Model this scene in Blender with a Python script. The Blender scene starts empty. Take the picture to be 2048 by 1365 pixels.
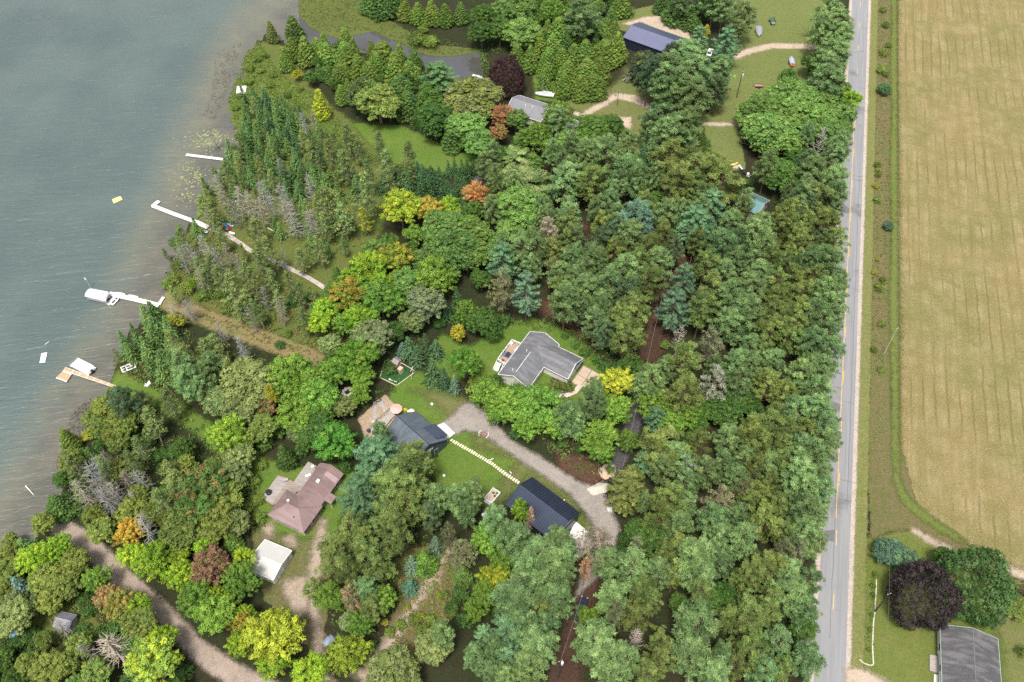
import bpy, math, random
import numpy as np
from mathutils import Vector, Matrix

random.seed(7)
RNG = np.random.default_rng(11)
SC = bpy.context.scene
COL = SC.collection

# ------------------------------------------------------------------ camera, light, exposure
CAM_H = 175.0
FPX = 1750.0
PITCH = math.atan(2130.0 / FPX)
cam_d = bpy.data.cameras.new('camera')
cam_d.sensor_width = 36.0
cam_d.lens = 36.0 * FPX / 2048.0
cam_d.clip_end = 6000.0
cam_d.clip_start = 1.0
cam = bpy.data.objects.new('camera', cam_d)
COL.objects.link(cam)
cam.location = (0, 0, CAM_H)
cam.rotation_euler = (math.pi / 2 - PITCH, 0, 0)
SC.camera = cam

SUN_EL, SUN_AZ = math.radians(67), math.radians(195)      # azimuth measured clockwise from the view heading (+Y)
world = bpy.data.worlds.new('World')
SC.world = world
world.use_nodes = True
wn = world.node_tree.nodes
sky = wn.new('ShaderNodeTexSky')
sky.sky_type = 'NISHITA'
sky.sun_disc = False
sky.sun_elevation = SUN_EL
sky.sun_rotation = SUN_AZ
sky.air_density = 1.0
sky.dust_density = 4.0
sky.ozone_density = 1.0
bgn = wn['Background']
bgn.inputs['Strength'].default_value = 0.10
haz = wn.new('ShaderNodeHueSaturation')          # thin overcast: the whole sky is paler than a clear one
haz.inputs['Saturation'].default_value = 0.42
world.node_tree.links.new(sky.outputs['Color'], haz.inputs['Color'])
world.node_tree.links.new(haz.outputs['Color'], bgn.inputs['Color'])
sun_d = bpy.data.lights.new('sun', 'SUN')
sun_d.energy = 2.2
sun_d.angle = math.radians(12)
sun_d.color = (1.0, 0.95, 0.87)
sun = bpy.data.objects.new('sun', sun_d)
COL.objects.link(sun)
sun.rotation_euler = (math.pi / 2 - SUN_EL, 0, math.pi - SUN_AZ)
SC.view_settings.view_transform = 'Standard'
SC.view_settings.look = 'None'
SC.view_settings.exposure = 1.0
SC.view_settings.gamma = 1.0
SC.view_settings.use_curve_mapping = False
SC.cycles.use_denoising = False

_s, _c = math.sin(PITCH), math.cos(PITCH)
def G(px, py, z=0.0):
    """photo measurement (2048 x 1365) -> metres on the horizontal plane at height z"""
    u, v = (px - 1024) / FPX, (py - 682.5) / FPX
    t = (CAM_H - z) / (_s + v * _c)
    return (u * t, (_c - v * _s) * t)
def PXM(py):
    return FPX / (CAM_H / (_s + (py - 682.5) / FPX * _c))

# ------------------------------------------------------------------ materials
MATS = {}
def nt(name):
    m = bpy.data.materials.new(name)
    m.use_nodes = True
    t = m.node_tree
    return m, t, t.nodes, t.links, t.nodes['Principled BSDF']
def mix(n, l, a, b, fac, mode='MIX'):
    x = n.new('ShaderNodeMix'); x.data_type = 'RGBA'; x.blend_type = mode
    for sock, v in ((x.inputs[0], fac), (x.inputs[6], a), (x.inputs[7], b)):
        if hasattr(v, 'links'): l.new(v, sock)
        elif isinstance(v, (tuple, list)): sock.default_value = (*v[:3], 1)
        else: sock.default_value = v
    return x.outputs[2]
def mth(n, l, op, a, b=None, c=None):
    x = n.new('ShaderNodeMath'); x.operation = op
    for i, v in enumerate((a, b, c)):
        if v is None: continue
        if hasattr(v, 'links'): l.new(v, x.inputs[i])
        else: x.inputs[i].default_value = v
    return x.outputs[0]
def sstep(n, l, v, a, b, t0=0.0, t1=1.0):
    x = n.new('ShaderNodeMapRange'); x.interpolation_type = 'SMOOTHSTEP'
    l.new(v, x.inputs[0]); x.inputs[1].default_value = a; x.inputs[2].default_value = b
    x.inputs[3].default_value = t0; x.inputs[4].default_value = t1
    return x.outputs[0]
def coords(n, l, scale=(1, 1, 1), rot=0.0, obj=False):
    # TEXTURE mapping: axes turned by rot first, then stretched (scale = frequency along the turned axes)
    m = n.new('ShaderNodeMapping'); m.vector_type = 'TEXTURE'
    m.inputs['Rotation'].default_value = (0, 0, rot); m.inputs['Scale'].default_value = tuple(1.0 / x for x in scale)
    if obj: l.new(n.new('ShaderNodeTexCoord').outputs['Object'], m.inputs[0])
    else: l.new(n.new('ShaderNodeNewGeometry').outputs['Position'], m.inputs[0])
    return m.outputs[0]
def noise(n, l, vec, scale, detail=4, rough=0.6, dist=0.0):
    x = n.new('ShaderNodeTexNoise'); l.new(vec, x.inputs['Vector'])
    x.inputs['Scale'].default_value = scale; x.inputs['Detail'].default_value = detail
    x.inputs['Roughness'].default_value = rough; x.inputs['Distortion'].default_value = dist
    return x.outputs['Fac']
def bump(n, l, b, h, strength, dist):
    x = n.new('ShaderNodeBump'); l.new(h, x.inputs['Height'])
    x.inputs['Strength'].default_value = strength; x.inputs['Distance'].default_value = dist
    l.new(x.outputs[0], b.inputs['Normal'])
def attr(n, name, typ='GEOMETRY'):
    a = n.new('ShaderNodeAttribute'); a.attribute_name = name; a.attribute_type = typ
    return a
def M(name, col=None, rough=0.6, metal=0.0, var=0.12, scale=2.0, spec=0.4, stretch=(1, 1, 1)):
    """plain painted / wooden / metal surface with wear"""
    if name in MATS: return MATS[name]
    m, t, n, l, b = nt(name)
    c = coords(n, l, stretch, obj=True)
    f = noise(n, l, c, scale, 5, 0.65)
    f = sstep(n, l, f, 0.3, 0.7)
    l.new(mix(n, l, tuple(x * (1 - var) for x in col), tuple(min(1, x * (1 + var)) for x in col), f), b.inputs['Base Color'])
    b.inputs['Roughness'].default_value = rough; b.inputs['Metallic'].default_value = metal
    b.inputs['Specular IOR Level'].default_value = spec
    MATS[name] = m
    return m

def leaf_material():
    m, t, n, l, b = nt('foliage')
    oi = n.new('ShaderNodeObjectInfo')
    tip = attr(n, 'tip', 'OBJECT'); tw = attr(n, 'tipw'); va = attr(n, 'var')
    ta = attr(n, 'tipa', 'OBJECT')
    f = sstep(n, l, mth(n, l, 'ADD', tw.outputs['Fac'], mth(n, l, 'SUBTRACT', ta.outputs['Fac'], 1.0)), -0.08, 0.08)
    c = mix(n, l, oi.outputs['Color'], tip.outputs['Color'], f)
    hs = n.new('ShaderNodeHueSaturation'); l.new(c, hs.inputs['Color'])
    l.new(mth(n, l, 'MULTIPLY_ADD', va.outputs['Fac'], 1.30, 0.42), hs.inputs['Value'])
    l.new(mth(n, l, 'MULTIPLY_ADD', va.outputs['Fac'], -0.015, 0.512), hs.inputs['Hue'])
    b.inputs['Roughness'].default_value = 0.62; b.inputs['Specular IOR Level'].default_value = 0.22
    l.new(hs.outputs[0], b.inputs['Base Color'])
    tr = n.new('ShaderNodeBsdfTranslucent'); l.new(hs.outputs[0], tr.inputs['Color'])
    ms = n.new('ShaderNodeMixShader'); ms.inputs[0].default_value = 0.20
    l.new(b.outputs[0], ms.inputs[1]); l.new(tr.outputs[0], ms.inputs[2])
    l.new(ms.outputs[0], n['Material Output'].inputs['Surface'])
    return m
def bark_material():
    m, t, n, l, b = nt('bark')
    oi = n.new('ShaderNodeObjectInfo')
    f = noise(n, l, coords(n, l, (3, 3, 0.8), obj=True), 3.0, 4)
    l.new(mix(n, l, oi.outputs['Color'], (0.05, 0.04, 0.03), sstep(n, l, f, 0.55, 0.85)), b.inputs['Base Color'])
    b.inputs['Roughness'].default_value = 0.9
    return m
def ground_cover_material():
    m, t, n, l, b = nt('ground_cover')
    a = attr(n, 'tint')
    l.new(a.outputs['Color'], b.inputs['Base Color']); b.inputs['Roughness'].default_value = 0.7
    b.inputs['Specular IOR Level'].default_value = 0.2
    return m
LEAF, BARK, COVER = leaf_material(), bark_material(), ground_cover_material()

def terrain(name, cols, rough=0.95, edge=0.0, amp=1.2, fade=0.3, dirn=None, rows=None, fine=1.6, patch=0.09, grit=0.7, lines=None):
    """ground sheet: cols = [main, second, third]; edge>0 lets the sheet thin out raggedly along its border"""
    m, t, n, l, b = nt(name)
    p = coords(n, l)
    big = sstep(n, l, noise(n, l, p, patch, 6, 0.62, 0.4), 0.36, 0.64)
    mid = sstep(n, l, noise(n, l, p, patch * 6, 6, 0.7), 0.35, 0.68)
    fin = noise(n, l, p, fine, 6, 0.78)
    c = mix(n, l, cols[0], cols[1], big)
    c = mix(n, l, c, cols[2], mth(n, l, 'MULTIPLY', mid, 0.6))
    if rows:
        q = coords(n, l, (rows[0], rows[1], 1), rot=math.radians(rows[2]))
        r = sstep(n, l, noise(n, l, q, 1.0, 5, 0.62), 0.34, 0.66)
        c = mix(n, l, c, rows[3], mth(n, l, 'MULTIPLY', r, rows[4]))
    if lines:                                                    # drilled rows: thin lines at a regular spacing, broken up
        q = n.new('ShaderNodeSeparateXYZ'); l.new(coords(n, l, (1, 1, 1), rot=math.radians(lines[1])), q.inputs[0])
        wv = mth(n, l, 'SINE', mth(n, l, 'ADD', mth(n, l, 'MULTIPLY', q.outputs[1], 6.2832 / lines[0]), mth(n, l, 'MULTIPLY', noise(n, l, p, .08, 2), 3.0)))
        mk = mth(n, l, 'MULTIPLY', sstep(n, l, wv, .72, .98), sstep(n, l, noise(n, l, p, .045, 4), .42, .62))
        c = mix(n, l, c, lines[2], mth(n, l, 'MULTIPLY', mk, .75))
    c = mix(n, l, c, tuple(x * 0.50 for x in cols[0]), sstep(n, l, fin, 0.50, 0.74, 0.0, grit))
    c = mix(n, l, c, tuple(min(1, x * 1.6) for x in cols[2]), sstep(n, l, fin, 0.50, 0.26, 0.0, grit * .75))
    l.new(c, b.inputs['Base Color']); b.inputs['Roughness'].default_value = rough
    b.inputs['Specular IOR Level'].default_value = 0.15
    bump(n, l, b, fin, 0.6, 0.35)
    if edge:
        sd = attr(n, 'sd').outputs['Fac']
        nz = noise(n, l, p, 0.55, 6, 0.75)
        v = mth(n, l, 'ADD', sd, mth(n, l, 'MULTIPLY', mth(n, l, 'SUBTRACT', nz, 0.5), amp * 2))
        f = sstep(n, l, v, -fade, fade)
        tr = n.new('ShaderNodeBsdfTransparent'); ms = n.new('ShaderNodeMixShader')
        l.new(f, ms.inputs[0]); l.new(tr.outputs[0], ms.inputs[1]); l.new(b.outputs[0], ms.inputs[2])
        l.new(ms.outputs[0], n['Material Output'].inputs['Surface'])
    return m

# ------------------------------------------------------------------ mesh helpers
def obj(name, mesh, parent=None, **props):
    o = bpy.data.objects.new(name, mesh); COL.objects.link(o)
    if parent is not None: o.parent = parent
    for k, v in props.items(): o[k] = v
    return o
def thing(name, label, cat, x=0, y=0, z=0, rz=0.0, group=None):
    o = bpy.data.objects.new(name, None); COL.objects.link(o)
    o.empty_display_size = 0.5
    o.location = (x, y, z); o.rotation_euler = (0, 0, rz)
    o['label'] = label; o['category'] = cat
    if group: o['group'] = group
    return o
def tag(o, label, cat, group=None):
    o['label'] = label; o['category'] = cat
    if group: o['group'] = group
    return o
class B:
    def __init__(s): s.v, s.f = [], []
    def add(s, vs, fs):
        k = len(s.v); s.v += [tuple(p) for p in vs]; s.f += [tuple(i + k for i in q) for q in fs]; return s
    def box(s, x, y, z, sx, sy, sz, rz=0.0, ry=0.0, rx=0.0):
        """centred at x,y with its underside at z"""
        R = Matrix.Rotation(rz, 3, 'Z') @ Matrix.Rotation(ry, 3, 'Y') @ Matrix.Rotation(rx, 3, 'X')
        vs = []
        for dx in (-.5, .5):
            for dy in (-.5, .5):
                for dz in (-.5, .5):
                    p = R @ Vector((dx * sx, dy * sy, dz * sz)); vs.append((x + p.x, y + p.y, z + sz / 2 + p.z))
        return s.add(vs, [(0, 1, 3, 2), (4, 6, 7, 5), (0, 4, 5, 1), (2, 3, 7, 6), (0, 2, 6, 4), (1, 5, 7, 3)])
    def tube(s, p, q, r0, r1=None, n=6, caps=True):
        r1 = r0 if r1 is None else r1
        p, q = Vector(p), Vector(q); d = (q - p)
        if d.length < 1e-6: return s
        d.normalize(); a = d.orthogonal().normalized(); b = d.cross(a)
        vs = []
        for c, r in ((p, r0), (q, r1)):
            for i in range(n):
                t = 2 * math.pi * i / n; vs.append(c + a * (r * math.cos(t)) + b * (r * math.sin(t)))
        fs = [(i, (i + 1) % n, n + (i + 1) % n, n + i) for i in range(n)]
        if caps: fs += [tuple(range(n - 1, -1, -1)), tuple(range(n, 2 * n))]
        return s.add(vs, fs)
    def prism(s, pts, z0, z1):
        n = len(pts)
        a = sum(pts[i][0] * pts[(i + 1) % n][1] - pts[(i + 1) % n][0] * pts[i][1] for i in range(n))
        if a < 0: pts = pts[::-1]
        vs = [(x, y, z0) for x, y in pts] + [(x, y, z1) for x, y in pts]
        return s.add(vs, [tuple(range(n - 1, -1, -1)), tuple(range(n, 2 * n))] + [(i, (i + 1) % n, n + (i + 1) % n, n + i) for i in range(n)])
    def slab(s, quad, th):
        """four corners of a sloping sheet, thickened downwards"""
        a = [Vector(p) for p in quad]; k = len(a)
        vs = a + [p - Vector((0, 0, th)) for p in a]
        nrm = (a[1] - a[0]).cross(a[2] - a[0])
        fs = [tuple(range(k)), tuple(range(2 * k - 1, k - 1, -1))] + [(i, k + i, k + (i + 1) % k, (i + 1) % k) for i in range(k)]
        if nrm.z < 0: fs = [q[::-1] for q in fs]
        return s.add(vs, fs)
    def hull(s, secs, closed=True):
        """loft through rings of equal count"""
        n = len(secs[0]); k = 0; vs = [p for r in secs for p in r]; fs = []
        for a in range(len(secs) - 1):
            for i in range(n if closed else n - 1):
                fs.append((a * n + i, a * n + (i + 1) % n, (a + 1) * n + (i + 1) % n, (a + 1) * n + i))
        fs += [tuple(range(n - 1, -1, -1)), tuple(range((len(secs) - 1) * n, len(secs) * n))]
        return s.add(vs, fs)
    def dome(s, x, y, z, rx, ry, rz, n=10, m=4, jit=0.0):
        vs = []; 
        for j in range(m):
            t = j / m * math.pi / 2
            for i in range(n):
                a = 2 * math.pi * i / n; k = 1 + random.uniform(-jit, jit)
                vs.append((x + rx * math.cos(a) * math.cos(t) * k, y + ry * math.sin(a) * math.cos(t) * k, z + rz * math.sin(t)))
        vs.append((x, y, z + rz)); fs = []
        for j in range(m - 1):
            for i in range(n): fs.append((j * n + i, j * n + (i + 1) % n, (j + 1) * n + (i + 1) % n, (j + 1) * n + i))
        for i in range(n): fs.append(((m - 1) * n + i, (m - 1) * n + (i + 1) % n, m * n))
        return s.add(vs, fs)
    def mesh(s, name, mat, smooth=False):
        me = bpy.data.meshes.new(name); me.from_pydata(s.v, [], s.f); me.materials.append(mat)
        if smooth: me.polygons.foreach_set('use_smooth', [True] * len(me.polygons))
        me.update(); return me
    def build(s, name, mat, parent=None, smooth=False, **props):
        return obj(name, s.mesh(name, mat, smooth), parent, **props)

# ------------------------------------------------------------------ ground sheets
def sdist(P, poly):
    """signed distance (positive inside) of points P (N,2) to a closed polygon"""
    poly = np.asarray(poly, float); a = poly; b = np.roll(poly, -1, 0)
    d = np.full(len(P), 1e9); ins = np.zeros(len(P), bool)
    for (ax, ay), (bx, by) in zip(a, b):
        ex, ey = bx - ax, by - ay; L2 = ex * ex + ey * ey + 1e-12
        t = np.clip(((P[:, 0] - ax) * ex + (P[:, 1] - ay) * ey) / L2, 0, 1)
        d = np.minimum(d, np.hypot(P[:, 0] - ax - t * ex, P[:, 1] - ay - t * ey))
        if ay != by:
            c = ((ay > P[:, 1]) != (by > P[:, 1])) & (P[:, 0] < (bx - ax) * (P[:, 1] - ay) / (by - ay) + ax)
            ins ^= c
    return np.where(ins, d, -d)
def px(s):
    """'x,y x,y ...' photo measurements -> metres"""
    return [G(*map(float, q.split(','))) for q in s.split()]
def ribbon(s):
    """'x,y,w ...' centre line with width in metres -> outline"""
    pts = [tuple(map(float, q.split(','))) for q in s.split()]
    c = [Vector(G(p[0], p[1])) for p in pts]; Lf, Rt = [], []
    for i, p in enumerate(pts):
        d = (c[min(i + 1, len(c) - 1)] - c[max(i - 1, 0)]).normalized(); n_ = Vector((-d.y, d.x)) * p[2] / 2
        Lf.append(tuple(c[i] + n_)); Rt.append(tuple(c[i] - n_))
    return Lf + Rt[::-1]
def sheet(name, polys, z, mat, cell=1.0, margin=3.0, extra=None, kind='structure'):
    """flat ground sheet over the union of outlines, carrying its distance to the border as an attribute"""
    allp = np.concatenate([np.asarray(p) for p in polys])
    lo, hi = allp.min(0) - margin - cell, allp.max(0) + margin + cell
    nx, ny = int((hi[0] - lo[0]) / cell) + 2, int((hi[1] - lo[1]) / cell) + 2
    X, Y = np.meshgrid(lo[0] + np.arange(nx) * cell, lo[1] + np.arange(ny) * cell)
    P = np.stack([X.ravel(), Y.ravel()], 1)
    sd = np.max([sdist(P, p) for p in polys], axis=0)
    ex = {k: sdist(P, p) for k, p in (extra or {}).items()}
    idx = np.arange(nx * ny).reshape(ny, nx)
    q = np.stack([idx[:-1, :-1], idx[:-1, 1:], idx[1:, 1:], idx[1:, :-1]], -1).reshape(-1, 4)
    q = q[sd[q].max(1) > -margin]
    used = np.unique(q); remap = np.zeros(nx * ny, int); remap[used] = np.arange(len(used))
    V = np.column_stack([P[used], np.full(len(used), z)])
    me = bpy.data.meshes.new(name); me.from_pydata(V.tolist(), [], remap[q].tolist())
    for k, v in [('sd', sd)] + list(ex.items()):
        a = me.attributes.new(k, 'FLOAT', 'POINT'); a.data.foreach_set('value', v[used].astype(np.float32))
    me.materials.append(mat); me.update()
    return obj(name, me, kind=kind)

# road frame: RU runs along the road away from the camera, RN to the right of it; RE is a point on the right asphalt edge
RU = np.array([0.2666, 0.9638]); RN = np.array([0.9638, -0.2666]); RE = np.array([67.45, 65.01])
def R(t, off): p = RE + RU * t + RN * off; return (float(p[0]), float(p[1]))
def strip(t0, t1, o0, o1): return [R(t0, o0), R(t0, o1), R(t1, o1), R(t1, o0)]

# ------------------------------------------------------------------ the setting
def big_sheet(name, mat, z, poly=None):
    me = bpy.data.meshes.new(name)
    me.from_pydata([(x, y, z) for x, y in (poly or [(-2500, -2500), (2500, -2500), (2500, 2500), (-2500, 2500)])], [], [(0, 1, 2, 3)])
    me.materials.append(mat); return obj(name, me, kind='structure')
LITTER = terrain('forest_floor', [(.022, .028, .011), (.034, .026, .016), (.028, .040, .014)], patch=0.05)
big_sheet('ground', LITTER, 0.0)

SHORE = px('640,-160 592,0 598,28 618,52 645,66 672,76 700,72 745,62 800,85 835,103 870,112 905,112 955,104 966,128 962,152 930,164 880,152 840,132 800,120 740,104 700,92 660,86 600,86 560,78 535,62 '
           '518,75 498,95 488,120 482,150 468,170 454,195 452,225 459,250 473,270 468,300 447,330 436,350 424,380 404,402 392,432 362,460 347,480 345,520 327,555 322,588 302,612 282,640 242,665 236,700 226,750 '
           '212,780 182,803 166,840 160,880 126,905 116,950 106,990 95,1014 92,1042 70,1048 58,1085 30,1097 -10,1104 -400,1160') + [(-900, 20), (-900, 900), (-60, 900)]
DARK = px('640,-160 592,0 560,20 520,60 478,100 448,160 438,205 415,260 400,300 378,340 352,395 318,450 288,520 262,568 236,625 196,690 158,745 112,805 80,870 52,940 20,1000 -30,1040 -400,1120') + [(-900, 40), (-900, 900), (-60, 900)]
DEEP = px('560,-160 490,-10 440,60 402,120 378,190 345,260 318,330 292,390 264,450 240,530 210,600 160,680 112,745 66,830 10,930 -60,1010') + [(-700, 120), (-900, 900), (-150, 900)]

def water_material():
    m, t, n, l, b = nt('lake_water')
    p = coords(n, l)
    w = noise(n, l, p, 0.16, 5, 0.6)
    wob = mth(n, l, 'MULTIPLY', mth(n, l, 'SUBTRACT', w, 0.5), 9.0)
    sdk = mth(n, l, 'ADD', attr(n, 'dark').outputs['Fac'], wob)
    sdp = mth(n, l, 'ADD', attr(n, 'deep').outputs['Fac'], wob)
    weed = sstep(n, l, noise(n, l, p, 0.10, 5, 0.6), 0.35, 0.65)
    weedc = mix(n, l, (.094, .095, .082), (.128, .122, .098), weed)
    sandc = mix(n, l, (.152, .150, .108), (.124, .130, .104), sstep(n, l, noise(n, l, p, 0.12, 4), 0.35, 0.65))
    deepc = mix(n, l, (.074, .103, .100), (.098, .130, .122), sstep(n, l, noise(n, l, p, 0.02, 4), 0.35, 0.65))
    c = mix(n, l, weedc, sandc, sstep(n, l, sdk, -5.0, 5.0))
    c = mix(n, l, c, deepc, sstep(n, l, sdp, -10.0, 7.0))
    # the lower bay is turbid: its sand shows greener
    # light scattered by the bed and the water body, under a rippled mirror-like surface
    r1 = noise(n, l, coords(n, l, (0.13, 0.62, 1), rot=math.radians(8)), 1.0, 3, 0.55, 0.7)
    r2 = noise(n, l, coords(n, l, (0.45, 1.9, 1), rot=math.radians(14)), 1.0, 2, 0.5, 0.4)
    h = mth(n, l, 'ADD', r1, mth(n, l, 'MULTIPLY', r2, 0.32))
    bp = n.new('ShaderNodeBump'); l.new(h, bp.inputs['Height']); bp.inputs['Strength'].default_value = 1.0; bp.inputs['Distance'].default_value = 0.50
    bp2 = n.new('ShaderNodeBump'); l.new(h, bp2.inputs['Height']); bp2.inputs['Strength'].default_value = 1.0; bp2.inputs['Distance'].default_value = 0.42
    df = n.new('ShaderNodeBsdfDiffuse'); l.new(c, df.inputs['Color']); l.new(bp2.outputs[0], df.inputs['Normal'])
    gl = n.new('ShaderNodeBsdfGlossy'); gl.inputs['Roughness'].default_value = 0.33; l.new(bp.outputs[0], gl.inputs['Normal'])
    fr = n.new('ShaderNodeFresnel'); fr.inputs['IOR'].default_value = 1.40; l.new(bp.outputs[0], fr.inputs['Normal'])
    ms = n.new('ShaderNodeMixShader'); l.new(fr.outputs[0], ms.inputs[0]); l.new(df.outputs[0], ms.inputs[1]); l.new(gl.outputs[0], ms.inputs[2])
    l.new(ms.outputs[0], n['Material Output'].inputs['Surface'])
    return m
def creek_material():
    m, t, n, l, b = nt('creek_water')
    p = coords(n, l)
    c = mix(n, l, (.072, .074, .080), (.062, .058, .046), sstep(n, l, noise(n, l, p, 0.06, 3), 0.4, 0.7))
    l.new(c, b.inputs['Base Color']); b.inputs['Roughness'].default_value = 0.02; b.inputs['IOR'].default_value = 1.5; b.inputs['Specular IOR Level'].default_value = 0.8
    f = sstep(n, l, mth(n, l, 'ADD', attr(n, 'sd').outputs['Fac'], mth(n, l, 'MULTIPLY_ADD', noise(n, l, p, .5, 5, .7), 5.0, -2.2)), -.3, .3)
    tr = n.new('ShaderNodeBsdfTransparent'); ms = n.new('ShaderNodeMixShader')
    l.new(f, ms.inputs[0]); l.new(tr.outputs[0], ms.inputs[1]); l.new(b.outputs[0], ms.inputs[2]); l.new(ms.outputs[0], n['Material Output'].inputs['Surface'])
    return m
lake = sheet('lake_water', [SHORE], 0.05, water_material(), 2.0, 0.0, dict(dark=DARK, deep=DEEP))
CREEK = px('600,28 618,52 645,66 672,76 700,72 745,62 800,85 835,103 870,112 905,112 955,104 966,128 962,152 930,164 880,152 840,132 800,120 740,104 700,92 660,86 600,86')
sheet('creek_water', [CREEK], 0.09, creek_material(), 0.8, 2.5)

# grassy and bare ground
LAWN_G = [(.086, .156, .022), (.120, .172, .032), (.062, .128, .017)]
LAWN = terrain('lawn_grass', LAWN_G, edge=1, amp=1.5, fade=0.9, patch=0.10, rows=(0.25, 1.2, 20, (.120, .140, .040), 0.35))
DRYLAWN = terrain('dry_lawn_grass', [(.115, .140, .038), (.150, .140, .055), (.090, .132, .030)], edge=1, amp=2.6, fade=2.0, patch=0.10, rows=(0.3, 1.3, 15, (.17, .145, .075), 0.4))
MEADOW = terrain('meadow_grass', [(.098, .122, .028), (.076, .124, .024), (.125, .105, .042)], edge=1, amp=2.4, fade=1.2, patch=0.12)
WEEDS = terrain('roadside_weeds', [(.112, .112, .036), (.080, .115, .026), (.160, .118, .060)], edge=1, amp=1.6, patch=0.07, rows=(0.12, 1.0, 74.5, (.15, .115, .068), 0.5))
VERGE = terrain('verge_grass', [(.150, .165, .045), (.112, .152, .030), (.205, .185, .090)], edge=1, amp=0.7, patch=0.1, rows=(0.06, 2.2, 74.5, (.165, .16, .062), 0.6))
GREENSTRIP = terrain('green_strip', [(.092, .148, .026), (.108, .152, .030), (.135, .150, .042)], edge=1, amp=1.2, fade=.8, patch=0.1, rows=(0.06, 1.6, 74.5, (.15, .14, .055), 0.5))
FIELD = terrain('field_stubble', [(.215, .166, .072), (.150, .146, .050), (.335, .268, .155)], edge=1, amp=2.0, fade=1.6, patch=0.03, fine=2.6,
                rows=(0.03, 0.42, 74.5, (.160, .142, .046), 0.6), lines=(2.9, 74.5, (.120, .112, .034)))
GRAVEL = terrain('gravel', [(.285, .250, .222), (.225, .202, .182), (.330, .295, .262)], edge=1, amp=1.2, fade=.8, patch=0.12, fine=3.0, grit=.18)
LANEDIRT = terrain('lane_dirt', [(.315, .252, .205), (.255, .202, .162), (.375, .308, .255)], edge=1, amp=1.2, fade=.7, patch=0.12, fine=2.5, grit=.35)
SAND = terrain('sandy_track', [(.420, .340, .255), (.340, .270, .195), (.480, .400, .310)], edge=1, amp=1.6, fade=.8, grit=.4, patch=0.2, fine=2.2)
DIRT = terrain('packed_dirt', [(.330, .265, .205), (.250, .195, .140), (.400, .330, .262)], edge=1, amp=1.8, fade=1.0, patch=0.14, fine=2.2)
PATHMAT = terrain('mown_track', [(.185, .150, .064), (.115, .150, .036), (.245, .185, .100)], edge=1, amp=1.6, fade=.9, patch=0.12, rows=(0.10, 1.3, -30, (.20, .145, .080), 0.6))
MULCH = terrain('mulch_track', [(.056, .032, .021), (.044, .026, .018), (.078, .046, .032)], edge=1, amp=1.6, patch=0.2)
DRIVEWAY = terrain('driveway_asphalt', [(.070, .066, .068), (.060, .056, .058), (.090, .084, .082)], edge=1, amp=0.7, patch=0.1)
ROCKBED = terrain('stone_bed', [(.330, .245, .165), (.270, .200, .135), (.400, .320, .240)], edge=1, amp=0.7, patch=0.3, fine=2.0)
NEEDLES = terrain('needle_floor', [(.085, .046, .030), (.070, .042, .026), (.110, .062, .040)], edge=1, amp=2.6, fade=1.5, patch=0.2)

field_edge = [R(t, 10.6) for t in np.linspace(360, 62, 24)] + px('1797,960 1808,990 1835,1020 1880,1052 1930,1085 1990,1120 2060,1150 2300,1220')
sheet('field', [[R(360, 260)] + field_edge + [(400, 80), (400, 300)]], 0.02, FIELD, 2.0)
sheet('farm_lawn', [px('1716,1090 1740,1068 1765,1068 1790,1062 1830,1058 1880,1092 1960,1150 2060,1200 2300,1300 2300,1600 1690,1600')], 0.035, terrain('farm_lawn_grass', [(.105, .140, .026), (.145, .152, .042), (.078, .130, .018)], edge=1, amp=1.5, fade=.9, patch=.06, rows=(0.05, 1.3, 74.5, (.14, .15, .05), .5)), 1.2)
sheet('farm_driveway', [px('1690,1338 1712,1338 1738,1342 1760,1356 1790,1372 1780,1420 1690,1420')], 0.115, SAND, 0.5)
sheet('road_turnout', [px('1600,1290 1622,1272 1636,1270 1630,1310 1606,1312')], 0.09, GRAVEL, 0.5)
sheet('farm_back_yard', [px('1975,1180 2060,1190 2300,1280 2300,1600 2005,1600 2000,1300')], 0.05, DRYLAWN, 1.2)
sheet('roadside_weeds', [[R(t, 3.2) for t in np.linspace(360, 40, 12)] + px('1745,1090 1768,1066 1800,1062 1840,1062 1890,1098 1960,1160 2080,1215 2080,1165 1990,1122 1930,1088 1880,1052 1835,1018') + [R(t, 8.6) for t in np.linspace(62, 360, 12)]], 0.05, WEEDS, 1.0)
sheet('verge_grass', [strip(-40, 360, 0.6, 3.6)], 0.065, VERGE, 1.0)
sheet('green_strip', [[R(t, 8.3 + .3 * math.sin(t * .11)) for t in np.linspace(360, 66, 20)] + px('1785,960 1800,1000 1828,1030 1880,1065 1925,1090 1930,1078 1880,1045 1836,1012 1812,985 1800,955') + [R(t, 10.4) for t in np.linspace(70, 360, 14)]], 0.08, GREENSTRIP, 1.0)
sheet('sandy_field_track', [ribbon('1822,1060,.8 1850,1076,1.6 1885,1096,1.8 1930,1112,1.0'), ribbon('1995,1128,1.0 2025,1142,1.6 2060,1158,2.0')], 0.095, SAND, 0.5)
sheet('needle_floor', [px('1150,440 1250,470 1340,480 1385,520 1350,620 1335,680 1300,760 1265,760 1290,660 1320,560 1320,500 1190,500'),
                       px('1040,600 1180,600 1235,690 1200,700 1120,650'), px('1150,1170 1200,1160 1175,1280 1150,1400 1090,1400 1120,1290'), px('1360,830 1420,850 1400,960 1340,920'),
                       px('1120,905 1190,915 1215,955 1180,978 1110,935')], 0.02, NEEDLES, 1.0)
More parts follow.
